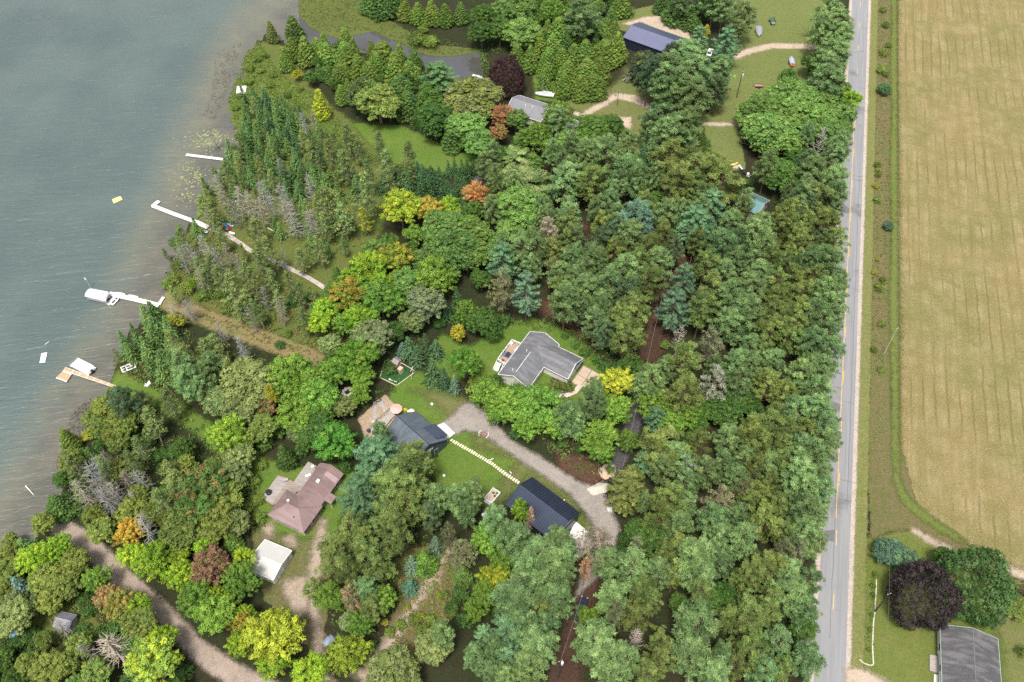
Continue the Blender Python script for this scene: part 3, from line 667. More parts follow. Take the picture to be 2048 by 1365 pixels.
# key: form, object name, category, leaf colour, autumn tint, share tinted, nominal scale, bark, words for the label
KINDS = {
 'sp': ('pine', 'scots_pine', 'pine tree', (0.148, 0.236, 0.080), (0.18, 0.265, 0.096), .4, (.20, .12, .075), 'grey-green scots pine'),
 'rp': ('redpine', 'red_pine', 'pine tree', (0.13, 0.178, 0.044), (0.165, 0.208, 0.056), .4, (.19, .12, .085), 'olive-green red pine'),
 'wp': ('tier', 'white_pine', 'pine tree', (0.118, 0.23, 0.104), (0.15, 0.262, 0.122), .4, (.16, .13, .11), 'blue-green white pine'),
 'dp': ('pine', 'dark_pine', 'pine tree', (0.082, 0.13, 0.055), (0.105, 0.155, 0.062), .3, (.12, .09, .07), 'dark green pine'),
 'tp': ('thinpine', 'thin_pine', 'pine tree', (0.188, 0.206, 0.093), (0.153, 0.170, 0.070), .3, (.24, .19, .15), 'thin-crowned pale pine'),
 'mb': ('maple', 'maple_tree', 'tree', (0.135, 0.245, 0.034), (0.185, 0.29, 0.04), .35, (.17, .14, .12), 'bright green maple'),
 'my': ('maple', 'maple_tree', 'tree', (0.201, 0.329, 0.026), (0.324, 0.391, 0.028), .35, (.17, .14, .12), 'yellow-green maple'),
 'mo': ('maple', 'maple_tree', 'tree', (0.181, 0.248, 0.030), (0.404, 0.256, 0.041), .45, (.17, .14, .12), 'orange-tinged maple'),
 'mg': ('ash', 'ash_tree', 'tree', (0.135, 0.235, 0.05), (0.175, 0.27, 0.066), .35, (.19, .16, .13), 'mid-green leafy tree'),
 'md': ('ash', 'broadleaf_tree', 'tree', (0.074, 0.146, 0.026), (0.1, 0.175, 0.032), .3, (.13, .10, .08), 'dark green leafy tree'),
 'pl': ('ash', 'willow_tree', 'tree', (0.184, 0.244, 0.079), (0.230, 0.277, 0.099), .4, (.22, .19, .16), 'pale green willow-like tree'),
 'ol': ('ash', 'oak_tree', 'tree', (0.16, 0.215, 0.044), (0.205, 0.238, 0.048), .4, (.17, .14, .12), 'olive-green spreading tree'),
 'ce': ('cedar', 'cedar_tree', 'tree', (0.128, 0.208, 0.035), (0.192, 0.238, 0.047), .3, (.15, .11, .09), 'olive-green cedar'),
 'cd': ('cedar', 'cedar_tree', 'tree', (0.082, 0.15, 0.034), (0.105, 0.175, 0.04), .3, (.12, .09, .07), 'dark green cedar'),
 'ys': ('spruce', 'young_spruce', 'tree', (0.11, 0.192, 0.052), (0.135, 0.222, 0.06), .3, (.15, .12, .10), 'young green spruce'),
 'ds': ('spruce', 'dark_spruce', 'tree', (0.055, 0.122, 0.041), (0.073, 0.148, 0.049), .3, (.10, .08, .06), 'dark green spruce'),
 'bs': ('spruce', 'blue_spruce', 'tree', (0.114, 0.182, 0.107), (0.139, 0.210, 0.122), .3, (.14, .11, .09), 'blue-green spruce'),
 'gs': ('spruce', 'green_spruce', 'tree', (.066, .128, .050), (.085, .150, .060), .3, (.14, .11, .09), 'dark green lawn spruce'),
 'hs': ('bigspruce', 'hanging_spruce', 'tree', (0.136, 0.170, 0.037), (0.167, 0.196, 0.047), .3, (.14, .11, .09), 'broad olive spruce'),
 'tm': ('lacy', 'tamarack_tree', 'tree', (0.165, 0.225, 0.066), (0.205, 0.245, 0.075), .4, (.26, .23, .20), 'pale lacy tamarack'),
 'dd': ('dead', 'dead_tree', 'bare tree', (.27, .26, .22), (.27, .26, .22), .0, (.27, .25, .21), 'grey leafless tree'),
 'sn': ('snag', 'bare_snag', 'bare tree', (.42, .37, .31), (.42, .37, .31), .0, (.42, .37, .31), 'bleached bare snag'),
 'sh': ('shrub', 'shrub', 'shrub', (0.120, 0.182, 0.030), (0.167, 0.213, 0.040), .4, (.13, .10, .08), 'low green shrub'),
 'sd': ('shrub', 'shrub', 'shrub', (0.064, 0.131, 0.026), (0.086, 0.159, 0.033), .3, (.13, .10, .08), 'dark green shrub'),
 'sy': ('shrub', 'shrub', 'shrub', (0.257, 0.277, 0.033), (0.334, 0.305, 0.035), .5, (.13, .10, .08), 'yellowish shrub'),
 'do': ('dome', 'shade_tree', 'tree', (0.058, 0.13, 0.026), (0.085, 0.165, 0.038), .4, (.14, .11, .09), 'dense green shade tree'),
}
# height for a crown of width w (metres)
HT = dict(pine=lambda w: min(18, max(6, 8.2 + 1.1 * w)), redpine=lambda w: min(18, max(6, 8.4 + 1.05 * w)), thinpine=lambda w: 15., tier=lambda w: min(18, 5.5 + 1.15 * w), bigspruce=lambda w: 6 + 1.2 * w,
          maple=lambda w: min(14, 3.8 + .80 * w), ash=lambda w: min(13, 3.4 + .76 * w), dome=lambda w: min(14, 3 + .72 * w), spruce=lambda w: 2.4 + 1.25 * w, cedar=lambda w: min(9.5, 3.0 + 1.15 * w),
          lacy=lambda w: 4.0 + 1.35 * w, dead=lambda w: 4.0 + 1.4 * w, snag=lambda w: 4 + 1.1 * w, shrub=lambda w: .55 + .45 * w)

TREES = []       # (root, photo x, photo y, words)
def plant(kind, x, y, w, label=None, col=None, tip=None, ta=None, h=None, name=None, words=None, bark=None, form_=None, at=None, cat=None, group=None):
    fk, nm, ct, c0, t0, a0, bk, wd = KINDS[kind]
    fk = form_ or fk; tm_, cm_, h0, w0, zc = random.choice(FORMS[fk])
    wm = w / PXM(y) * ((1.04 if fk in ('pine', 'redpine', 'tier') else 1.0) if at is None else 1); hm = h or HT[fk](wm) * (random.uniform(.78, 1.25) if fk in ('spruce', 'lacy', 'dead', 'cedar') else random.uniform(.92, 1.08))
    gx, gy = at or G(x, y, hm * zc)
    o = bpy.data.objects.new(name or nm, None); COL.objects.link(o)
    o.location = (gx, gy, 0); ln_ = .07 if fk in ('spruce', 'lacy', 'dead') else .03
    o.rotation_euler = (random.uniform(-ln_, ln_), random.uniform(-ln_, ln_), random.uniform(0, 6.28))
    o.scale = (wm / w0, wm / w0, hm / h0)
    o['category'] = cat or ct
    cr = bpy.data.objects.new(cm_.name.split('.')[0], cm_); tr = bpy.data.objects.new(tm_.name.split('.')[0], tm_)
    j = random.uniform(.74, 1.24); hue = random.uniform(-.11, .11)
    base = col or c0
    if col and kind not in ('dd', 'sn'): base = tuple(q * 1.35 for q in col); tip = tuple(q * 1.35 for q in tip) if tip else tip
    base = (base[0] * j * (1 + hue), base[1] * j, base[2] * j * (1 - hue * .8))
    for q in (cr, tr): COL.objects.link(q); q.parent = o
    cr.color = (*base, 1); b_ = bark or bk; tr.color = (*b_, 1)
    cr['tip'] = tuple(float(q * j) for q in (tip or t0)); cr['tipa'] = float(ta if ta is not None else a0 * random.uniform(.3, 1.2))
    TREES.append([o, x, y, words or wd, label, group, nm]); return o
def grove(kind, s, **kw):
    for q in s.split():
        v = q.split(','); plant(kind, float(v[0]), float(v[1]), float(v[2]), **kw)

# ---- single trees that stand out
S = plant
S('mo', 952, 390, 48, 'rust-orange tree in front of the dark spruce row', (.30, .135, .050), (.33, .20, .07), .4)
S('mo', 1007, 232, 46, 'rusty-red tree left of the grey-roofed creek house', (.24, .105, .055), (.22, .15, .05), .35)
S('mo', 997, 268, 34, 'smaller rusty-red tree below the other one by the creek house', (.23, .115, .060), (.16, .15, .04), .4)
S('do', 1016, 154, 66, 'dark purple-leaved tree beside the creek', (.034, .016, .018), (.050, .022, .023), .5, name='purple_tree', h=13)
S('do', 1847, 1191, 122, 'large blackish-purple tree beside the farmhouse', (.024, .018, .019), (.036, .025, .027), .45, name='purple_tree', h=13.5)
S('do', 1950, 1167, 138, 'huge dense dark green shade tree behind the farmhouse', (.046, .098, .024), (.075, .130, .040), .45, h=14.5)
S('md', 1886, 1118, 40, 'small dark tree between the purple tree and the huge shade tree')
S('wp', 1779, 1104, 58, 'blue-green shrubby tree at the tip of the farm lawn', h=6, form_='ash', col=(.070, .128, .075))
S('wp', 1806, 1122, 56, 'blue-green shrubby tree touching the purple farm tree', h=6, form_='ash', col=(.066, .122, .072))
S('sh', 2032, 1211, 58, 'light green bush at the right picture edge by the farm track', h=3.5, form_='ash', col=(.110, .160, .034))
S('sh', 2046, 1305, 28, 'green bush at the right picture edge beside the farmhouse', h=2.6)
S('my', 1237, 767, 60, 'bright yellow maple beside the tan parking pad', (.21, .235, .022), (.27, .285, .028), .5)
S('my', 1704, 205, 42, 'bright green tree reaching over the paved road', (.100, .195, .020))
S('mo', 420, 1136, 78, 'reddish-brown tree left of the white shed', (.185, .095, .060), (.160, .125, .045), .3)
S('my', 260, 1070, 52, 'golden-orange tree beside the gravel road', (.30, .22, .028), (.34, .20, .03), .5, h=10)
S('my', 547, 1275, 108, 'large yellow maple below the white shed', (.175, .225, .022), (.245, .27, .024), .45)
S('my', 485, 1252, 50, 'orange-yellow tree next to the large yellow maple', (.19, .20, .026), (.29, .22, .03), .5)
S('my', 916, 668, 28, 'small yellow tree left of the timber deck of the L-shaped house', (.27, .25, .022), (.33, .28, .03), .5, h=7)
S('my', 987, 1156, 58, 'yellow-crowned maple below the navy pole barn', (.20, .24, .020), (.29, .30, .024), .4)
S('mo', 1171, 1136, 26, 'orange-brown dying pine over the dirt drive', (.33, .17, .085), (.36, .22, .11), .5, form_='thinpine', h=13, name='dying_pine', cat='pine tree')
S('tp', 1195, 1085, 80, 'brownish thin-topped pine above the barn slab drive', (.24, .175, .135), (.16, .17, .09), .3, h=16)
S('mo', 1062, 1036, 20, 'brown dead-leaved treetop over the navy barn roof', (.26, .185, .135), (.22, .16, .12), .4, form_='cedar', h=9, name='dead_leaved_tree')
S('my', 1038, 1024, 34, 'lime-green treetop over the navy barn roof', (.125, .215, .024), h=11)
S('mo', 703, 1195, 44, 'pine with a bare orange-brown top by the rutted drive', (.24, .165, .105), (.12, .14, .05), .45, form_='thinpine', h=13, name='thin_pine', cat='pine tree')
S('tp', 1437, 997, 60, 'straw-coloured pine in the middle of the roadside stand', (.225, .215, .105), (.20, .17, .10), .3)
S('tp', 1430, 762, 54, 'pale grey-green thin pine in the middle of the roadside stand', (.195, .195, .135), (.17, .17, .11), .4)
S('tp', 1424, 690, 52, 'pale pine just above the grey-green thin one', (.175, .185, .095))
S('sn', 1357, 680, 46, 'bleached bare snag beside the brown lane', h=12)
S('sn', 1640, 292, 46, 'grey leafless pine top near the paved road', (.36, .31, .26))
S('tp', 1099, 464, 40, 'pale tan leafless-looking tree among the middle pines', (.29, .25, .175), (.25, .21, .15), .4)
S('tp', 1273, 1276, 36, 'pinkish-grey bare tree in the lower pine stand', (.32, .26, .23), form_='dead', h=13)
S('wp', 1352, 612, 66, 'large blue-green white pine right of the brown lane', (.088, .165, .098))
S('wp', 1369, 555, 52, 'blue-green white pine above the large one by the brown lane', (.086, .160, .094))
S('wp', 1277, 432, 66, 'pale blue-green pine in the upper middle of the forest', (.105, .175, .115), form_='pine')
S('wp', 1396, 452, 64, 'feathery blue-green white pine below the teal-roofed shed')
S('wp', 1424, 407, 62, 'spreading blue-green pine left of the teal-roofed shed')
S('hs', 1610, 398, 78, 'broad layered spruce near the paved road', (.066, .112, .042))
S('hs', 1256, 962, 76, 'large drooping spruce beside the sand piles', (.100, .124, .034), h=17)
S('bs', 1376, 212, 34, 'silvery blue spruce on the north lawn edge', (.165, .20, .17), h=10)
S('hs', 1290, 122, 66, 'dark drooping spruce in front of the long navy barn', (.044, .066, .036), h=11)
S('wp', 877, 148, 68, 'light green white pine beside the creek', (.098, .175, .050), h=12)
S('ol', 757, 206, 80, 'round olive tree with a bare lower trunk on the creek lawn', h=13)
S('ol', 726, 190, 66, 'dark olive round tree behind the creek-lawn tree', (.070, .104, .030), h=13)
S('ol', 944, 196, 112, 'broad olive tree with thin top near the creek', (.125, .138, .046), h=13)
S('pl', 1031, 320, 86, 'feathery green tree at the end of the grey driveway', (.086, .135, .040), form_='tier', h=10, name='feathery_tree', cat='tree')
S('pl', 1046, 368, 122, 'widest feathery green tree below the grey driveway', (.092, .135, .044), form_='tier', h=10, name='feathery_tree', cat='tree')
S('wp', 1053, 578, 54, 'blue-green white pine with a bare trunk above the L-shaped house', (.090, .162, .098), h=19)
S('tp', 1004, 575, 52, 'thin olive pine with a bare trunk above the L-shaped house', (.150, .150, .062), h=19)
S('my', 802, 418, 76, 'bright yellow-green maple left of the orange tree', (.165, .230, .020), (.21, .24, .02), .4)
S('mo', 857, 421, 54, 'orange-tipped maple next to the yellow-green one', (.185, .21, .022), (.33, .24, .04), .5)
S('mo', 785, 524, 74, 'orange-tinted maple at the edge of the wet meadow')
S('mo', 700, 592, 72, 'large orange-tipped maple at the end of the boardwalk', (.145, .195, .024), (.27, .20, .03), .45)
S('pl', 493, 772, 110, 'wide pale green willow-like tree by the lake lawn', h=13)
S('pl', 747, 676, 78, 'pale round tree above the playset', (.135, .165, .070), h=12)
S('mb', 713, 716, 82, 'bright green maple left of the playset', (.098, .205, .020), h=12)
S('mb', 671, 884, 76, 'round green maple above the brown-roofed house', (.058, .142, .018), h=11)
S('my', 455, 872, 74, 'lime-green leaning maple on the lake lawn', (.150, .230, .024), h=12)
S('mb', 928, 726, 64, 'bright maple left of the timber deck of the L-shaped house', (.092, .195, .022), h=10)
S('pl', 853, 608, 66, 'pale birch-like tree above the blue spruces', (.140, .168, .075), h=13, bark=(.55, .52, .47), name='birch_tree')
S('mo', 534, 814, 46, 'dull red-brown tree in the lakeside grove', (.17, .105, .060), (.13, .13, .04), .4)
S('sy', 544, 795, 26, 'small yellow treetop in the lakeside grove', h=11, form_='maple', cat='tree', name='maple_tree')
S('mo', 212, 1197, 46, 'orange-tinted tree by the small grey shed', (.20, .155, .05), (.28, .17, .07), .5)
S('mo', 239, 1212, 60, 'yellow-orange tree beside the gravel road bend', (.165, .175, .036), (.25, .19, .04), .4)
S('bs', 51, 1180, 56, 'blue-green spruce above the small grey shed', (.100, .150, .105), h=10)
S('dd', 232, 1300, 82, 'pale twiggy dying tree at the lower left', (.33, .31, .26), h=11)
S('my', 308, 1330, 96, 'pale yellow-green maple at the lower picture edge', (.165, .225, .036))
S('pl', 785, 1350, 98, 'pale green tree at the lower picture edge', (.150, .190, .050))
S('my', 699, 1312, 76, 'lime-yellow maple beside the rutted drive', (.190, .235, .022))
S('mb', 407, 990, 104, 'large green maple with reddish tips left of the brown-roofed house', (.078, .140, .026), (.17, .13, .045), .3)
S('sd', 1777, 452, 20, 'round blue-green spruce alone on the road verge', (.060, .120, .082), h=2.6, form_='ash', name='verge_spruce', cat='tree')
S('sd', 1768, 178, 27, 'dark round shrub on the upper road verge', (.046, .090, .034), h=3.6, form_='ash')
S('sy', 1413, 60, 16, 'small yellow bush under the tall bare pine trunks', (.30, .24, .02), h=4, form_='cedar')
S('sy', 352, 641, 36, 'yellow-leaved tree at the lake end of the mown track', h=5, form_='maple', cat='tree', name='maple_tree')
S('my', 732, 440, 34, 'thin yellow tree in the wet meadow', (.215, .215, .030), h=11, form_='lacy', name='yellow_tree')
S('my', 640, 210, 32, 'yellow-green tapering tree in the bright meadow', (.185, .215, .026), h=11, form_='cedar', name='yellow_tree')
S('sy', 594, 150, 22, 'small yellow sapling in the bright meadow', (.24, .235, .02), h=4, form_='maple', cat='tree', name='sapling')
S('ce', 543, 66, 22, 'pointed cedar at the creek mouth, nearer the lake', (.096, .128, .034), h=8)
S('ce', 587, 58, 36, 'pointed cedar on the point inside the creek mouth', (.062, .110, .026), h=9)
S('bs', 819, 1172, 38, 'small blue-green spruce on the dirt path', (.052, .112, .062), h=5)
S('ys', 850, 1122, 44, 'light green bushy conifer above the dirt path', (.120, .200, .024), h=8, form_='cedar')
S('sy', 815+64, 1192, 16, 'small lime shrub in the dirt-path clearing', (.150, .21, .02), h=1.4)

# ---- groves, kind by kind (x, y, crown width)
grove('ce', '655,110,44 691,80,32 703,118,50 679,154,39 768,116,60 752,134,42 740,150,47 819,147,47 829,122,32 585,100,34 612,104,34 634,98,34 650,98,30 690,112,40 809,20,30 836,28,30 863,28,32 891,32,30 1034,113,35 1079,92,30 1117,66,44 1151,66,35 1106,94,37 1093,130,34 1123,124,35 1147,114,35 1134,148,39 1175,146,52 1212,104,69 1188,172,50 1161,176,39 1089,158,27 1127,172,29 1236,98,37 1243,12,42 1200,140,42 1170,110,42 1403,272,22 716,140,34 790,140,37 1062,120,30 1060,84,34')
grove('cd', '660,152,22 800,175,50 815,212,48 905,277,44 922,28,28 764,8,50 784,2,40 740,4,40 1355,20,52 1382,38,40 1330,6,40 1400,18,40 571,912,34 116,1013,48 674,548,20 582,600,18 640,146,22 925,1150,38 1413,300,24')
grove('md', '870,240,70 857,205,56 935,276,48 1182,262,66 1222,254,50 1202,276,50 1560,350,66 1598,372,46 1297,1076,70 1272,1062,46 1310,1050,44 1605,1252,52 634,857,70 617,881,50 1263,733,46 1458,822,66 969,643,56 982,660,40 950,650,34 941,1015,34 1000,60,48 963,66,52 965,30,46 1605,826,46 1420,800,50 1480,800,50 1500,810,46 1440,830,46 1510,772,40 1404,826,44 1395,850,40 1476,1010,36 1557,1000,50 1543,1030,44 1450,1186,50 1420,1200,44 1462,1204,40 1358,1208,40 1330,1020,40 1574,158,38 1622,128,40 1640,148,36 1540,1215,40')
grove('mb', '761,600,76 870,550,74 826,470,40 935,626,46 668,744,60 620,784,58 633,800,80 588,756,90 592,834,74 640,760,52 602,790,60 976,790,60 1021,812,66 1079,812,84 1055,850,60 1110,847,54 1010,812,60 1202,881,74 1233,820,58 1201,905,50 1304,811,66 1369,830,60 1340,850,50 1290,790,44 1075,276,58 1117,236,60 1106,26,54 997,408,44 662,1195,60 761,1198,58 722,1250,50 1178,1238,46 1013,1340,40 485,1162,72 396,1203,70 434,1230,80 195,1160,50 952,1218,46 969,1187,54 1007,1127,56 1000,1190,40 976,1083,60 1259,884,40 1232,815,48 1033,790,44 990,830,40 640,836,50 660,800,44 610,740,40 690,650,44')
grove('my', '744,545,80 650,622,48 636,648,46 720,640,60 311,1122,74 328,1276,50 410,1098,44 488,1119,44 360,1110,40 901,414,42 625,1344,72 72,1120,66 123,1098,54 482,1290,50 548,1322,66 363,1153,60 263,1113,56 434,1196,44 387,570,18 280,1214,50 1032,70,44 700,560,44 770,575,50 492,1236,44')
grove('mg', '880,460,70 945,470,72 908,500,84 935,520,54 1021,465,52 875,500,50 960,505,54 905,445,50 1041,418,84 1075,408,50 1019,430,50 1041,22,58 1041,66,72 1006,20,44 1137,284,52 1156,298,44 935,254,74 956,288,62 1031,240,48 1584,200,84 1526,222,74 1543,267,80 1605,224,84 1571,246,70 1646,212,56 1495,230,46 1632,260,64 1684,234,52 1660,276,60 1515,258,60 1620,198,60 1560,215,60 1600,258,64 1575,284,60 1640,240,60 1558,190,50 1500,250,44 1524,290,46 1682,262,44 1540,300,40 805,565,60 836,560,44 750,500,46 370,770,40')
grove('pl', '826,642,52 672,812,40 445,806,70 482,834,64 500,745,50 602,866,50 625,1180,40 27,1240,74 30,1205,50 60,1215,40 640,850,44 471,1047,50 867,1292,68 660,690,44 700,1245,40 465,950,60 480,918,58')
grove('ol', '437,1000,80 369,1061,84 437,1044,80 387,1030,70 85,1050,42 92,1158,66 20,1150,54 133,1172,52 154,1126,56 99,1204,50 280,1254,68 102,1336,66 191,1350,60 60,1332,50 250,843,60 229,868,48 202,857,40 212,816,50 188,840,44 260,1026,56 205,1062,56 191,1037,44 144,925,50 232,944,44 431,939,50 527,857,54 488,880,44 320,1010,40 300,1030,46 340,1040,44 280,990,40 492,1296,40 10,1190,44 130,1330,50 160,1290,50 20,1110,46 240,886,44')
grove('pl', '687,812,44 465,905,50')
grove('tm', '469,582,62 499,561,52 527,528,50 513,462,50 726,392,58 771,328,44 655,410,56 663,416,56 699,276,44 812,316,42 696,330,48 688,438,54 650,448,40 545,505,44 600,520,36 620,508,34 640,500,36 517,623,34 495,600,44 410,560,40 440,560,44 425,530,40 400,540,36 445,480,36 363,480,36 421,424,44 404,415,36 433,440,34 345,941,56 355,970,66 328,1003,54 291,797,40 339,803,46 304,848,60 280,898,46 263,925,46 154,934,48 212,945,44 380,716,56 428,690,46 438,712,46 410,700,46 350,690,40 460,740,44 350,590,28 540,560,36 515,585,40 560,600,36 580,560,30 600,590,36 480,620,40 610,640,36 630,600,34 760,290,34 720,300,36 780,360,40 740,350,36 820,345,36')
grove('ys', '250,690,36 281,686,42 308,672,48 325,722,50 308,622,40 294,636,38 262,704,30 296,700,40 340,700,40 55,1092,44 310,650,40 334,660,36 270,672,30 345,730,40 360,745,44 385,760,44 322,745,36 300,735,30')
grove('ds', '829,212,34 898,337,20 909,335,20 922,338,24 937,338,24 947,336,22 915,372,26 894,378,26 884,388,22 901,390,26 846,360,38 866,356,36 858,372,32 880,360,28 930,380,26 842,380,34 836,345,28 915,600,30 930,410,30 905,398,26 1287,308,34 820,368,32 805,352,30 790,385,36 815,390,34 765,370,30 780,340,28 888,620,30')
grove('gs', '833,712,38 870,698,38 848,690,30 863,744,40 887,757,30 815,696,40')
grove('bs', '908,770,26 822,1128,36 870,1090,34 1300,775,30 803,700,30')
grove('dd', '427,272,26 437,372,30 445,400,30 478,405,34 503,408,36 530,388,36 612,250,24 625,240,22 575,420,36 624,450,44 585,440,44 565,402,40 366,517,34 383,505,30 403,490,30 438,530,36 418,520,34 395,525,30 404,562,36 455,510,30 376,620,40 445,665,28 486,695,30 561,624,30 191,966,60 219,1003,50 284,968,44 164,986,50 205,985,44 232,985,44 290,1066,48 178,1304,36 120,1255,34 560,340,26 620,380,30 520,425,34 540,415,30 470,425,30 415,440,28 250,960,34 215,920,30 270,1000,30 205,935,34 350,625,26 476,530,26 565,520,24 505,640,26 530,600,26')
# pines
grove('sp', '410,748,46 363,735,54 378,762,50 422,730,40 403,774,40 1134,359,64 1216,304,54 1257,346,60 1137,434,52 1072,493,48 1041,493,50 1161,31,66 1376,113,72 1342,137,62 1389,147,80 1441,144,54 1328,164,60 1383,186,66 1360,170,60 1321,240,66 1355,262,80 1376,250,54 1330,270,56 1300,250,40 1253,342,62 1335,430,52 1198,418,50 1485,34,52 1450,10,44 1430,2,44 1370,-6,44 1410,-12,44 1673,46,62 1660,20,50 1680,75,54 1670,110,60 1643,55,44 1656,164,64 1660,140,50 1680,292,46 1673,364,52 1670,318,46 1670,393,48 1622,340,50 1537,328,40 '
  '1263,469,52 1461,445,48 1522,456,50 1533,489,46 1502,470,50 1444,493,60 1314,524,52 1249,544,60 1164,548,48 1194,520,50 1218,572,56 1170,578,54 1201,606,44 1191,642,44 1195,613,44 1117,551,46 1130,600,60 1161,580,50 1181,517,52 1147,517,44 1155,560,44 1450,545,44 1470,520,44 1506,527,46 1519,551,54 1458,592,54 1499,578,64 1489,626,64 1465,647,60 1629,524,54 1663,531,54 1677,572,46 1646,592,60 1632,626,54 1670,620,46 1656,664,50 1622,684,56 1656,702,54 1640,650,50 1468,729,48 1506,732,46 1499,695,44 1475,762,50 1540,725,52 1601,749,60 1643,746,54 1639,784,56 1636,822,54 1591,825,54 1300,762,54 1318,745,40 '
  '1458,874,48 1650,850,54 1646,888,56 1598,898,56 1485,922,48 1448,925,40 1410,939,54 1468,956,50 1537,932,46 1591,925,54 1629,922,54 1598,955,70 1636,953,50 1608,977,54 1643,987,50 1427,1035,60 1468,1035,50 1485,1079,62 1437,1076,48 1605,1018,58 1629,1028,54 1608,1072,60 1629,1083,52 1389,1110,78 1441,1124,48 1578,1148,54 1615,1161,54 1581,1192,78 1608,1218,54 1611,1312,64 1399,1150,60 1444,1307,50 1392,1240,80 1382,1300,76 1430,1345,64 1526,1341,56 1553,1282,60 1352,912,56 1369,960,44 1324,930,50 1369,1004,38 1355,1052,52 1215,1122,54 1270,1130,62 1314,1144,50 1222,1191,66 1195,1286,86 1243,1312,66 1230,1350,60 1287,1000,30 '
  '874,996,50 918,997,52 945,985,46 930,1020,40 758,868,38 987,1040,56 1034,1081,64 1079,1105,70 1113,1085,64 1106,1126,70 1048,1163,50 1041,1208,84 1007,1191,48 1113,1198,62 1075,1288,70 1055,1330,60 949,1312,48 983,1341,44 730,1180,48 1188,801,52 1137,833,52 1060,1130,56 1030,1240,56 1130,1110,50 1068,1170,50 1090,1245,50 1120,1150,44 885,1270,44 1188,780,36 1150,845,40 990,1300,44 1010,1355,44 780,1085,34')
grove('rp', '1182,366,56 1444,362,78 1416,350,60 1355,359,66 1341,318,78 1389,344,64 1420,330,50 1328,472,46 1290,410,44 1280,524,48 1297,496,50 1297,566,60 1270,622,68 1252,674,66 1245,640,50 1410,527,50 1420,575,48 1403,620,58 1571,455,52 1605,448,44 1602,489,48 1636,400,56 1656,452,54 1670,489,50 1571,534,54 1554,572,52 1588,568,50 1574,596,50 1605,592,54 1622,561,50 1547,633,54 1567,640,50 1595,626,50 1537,667,52 1578,681,48 1552,605,44 1590,650,44 1369,726,66 1365,786,64 1533,768,54 1564,786,52 1520,700,44 1578,428,46 1590,470,44 1545,520,44 1520,640,44 '
  '1537,858,74 1506,867,56 1571,864,60 1561,891,54 1520,890,54 1605,864,44 1509,939,44 1561,925,50 1537,973,40 1519,994,54 1547,1011,50 1499,1004,48 1526,1040,64 1564,1066,40 1519,1141,70 1490,1150,54 1550,1135,56 1581,1175,40 1543,1194,48 1495,1225,70 1533,1221,52 1492,1259,60 1502,1302,64 1470,1330,50 1321,892,74 1338,994,56 1324,1028,56 1355,1093,56 1284,1184,54 1270,1235,56 1283,1176,40 1300,1200,44 1082,1221,48 1137,450,46 1106,503,50 1138,480,44 1202,450,44 1230,500,44 824,918,56 795,980,92 819,945,80 839,928,50 792,1062,70 775,1030,66 815,1010,64 685,1100,84 737,1113,70 703,1065,64 730,1085,54 700,1140,50 760,1130,50 745,1215,44 840,970,44 1450,1236,44 1560,1345,50 1320,1320,56 1290,1345,50 1320,1285,44 1400,1180,44 1350,1150,44 1330,1110,40')
grove('wp', '1007,517,60 757,912,90 713,985,80 730,1040,42 1287,922,44 1454,84,54 1400,74,36 1389,447,66 1017,1256,68 1017,1312,58 969,1272,44 740,955,64 1314,835,44 1040,1290,40 726,1012,40')
grove('dp', '1315,140,54 1342,112,44 1298,150,44 1437,180,40 1590,440,40 1230,455,44 1160,620,36 860,1030,40 245,800,52 1240,590,40 1150,480,44 1350,495,36 1205,665,40 1270,580,40 1205,480,44 1480,480,44 1640,480,40')
grove('tp', '918,1102,52 1595,1108,48 1564,1100,40 1660,320,36 1480,985,36 1230,1225,44 900,1070,30 1270,1095,36 1110,540,34')
grove('sh', '836,80,42 862,84,36 845,60,24 498,135,25.3 512,118,22 496,162,24.2 478,192,16.5 470,215,19.8 490,250,18.7 480,272,24 520,140,19.8 540,170,18.7 575,190,16.5 600,178,15.4 555,205,15.4 590,215,16.5 620,238,14.3 545,150,18.7 528,110,19.8 434,584,36 455,598,30 375,575,36 345,560,34 333,570,26 405,592,30 500,648,20 575,668,20 455,620,30 960,780,60 956,762,40 1010,790,36 1330,690,24 1112,770,18 1126,772,18 1100,776,16 1140,780,14 830,1240,30 845,1260,30 800,1250,26 860,1240,26 780,1265,24 905,1225,24 745,1290,20 890,1190,20 500,965,40 520,930,30 515,1000,30 495,1010,34 520,1035,30 1766,20,16 1772,50,18 1768,105,22 1764,140,22 1778,90,16 1772,150,14 1755,400,18 1757,350,14 1755,330,16 1759,575,22 1765,560,16 1764,648,18 1748,700,16 1762,740,16 1751,1150,14 1746,1172,12 1746,1190,10 1744,1230,10 1740,1260,10 1738,1300,10')
grove('md', '368,897,40')
grove('sd', '1070,790,40 1100,830,40 1178,828,30 990,765,40 745,700,40 780,735,36 1210,735,30 1195,720,26 1170,705,24 1240,700,36 1150,690,20 1130,672,18 1240,735,34 1005,640,40 920,640,40 880,645,30 560,690,24 530,640,24 1380,880,40 1520,985,30 1290,1120,36 920,1190,40 905,1215,34 932,1240,40 1000,1225,36 1340,325,30 1230,300,20 1270,280,20 1500,365,22 1640,420,36 1250,1080,34 1240,1105,28 1220,940,20 1160,900,20 1125,890,20 1030,870,24 870,910,12 845,920,12 1390,840,36 1450,1010,36 270,870,34 300,880,34 260,900,34 320,910,36 345,905,34 370,915,34 200,890,30 130,1000,34 150,1022,36 182,1030,40 215,1058,40 240,1076,40 240,1030,40 310,1080,44 170,1200,36 175,1225,30 230,1255,40 200,1270,40 165,1260,30 60,1270,40 30,1290,40 5,1300,40 350,1320,36 370,1345,36 40,1170,40 0,1160,40 450,920,36 445,980,40 480,985,30 530,890,36 560,860,40 560,930,20 600,905,30 650,905,30 700,905,30 690,935,30')
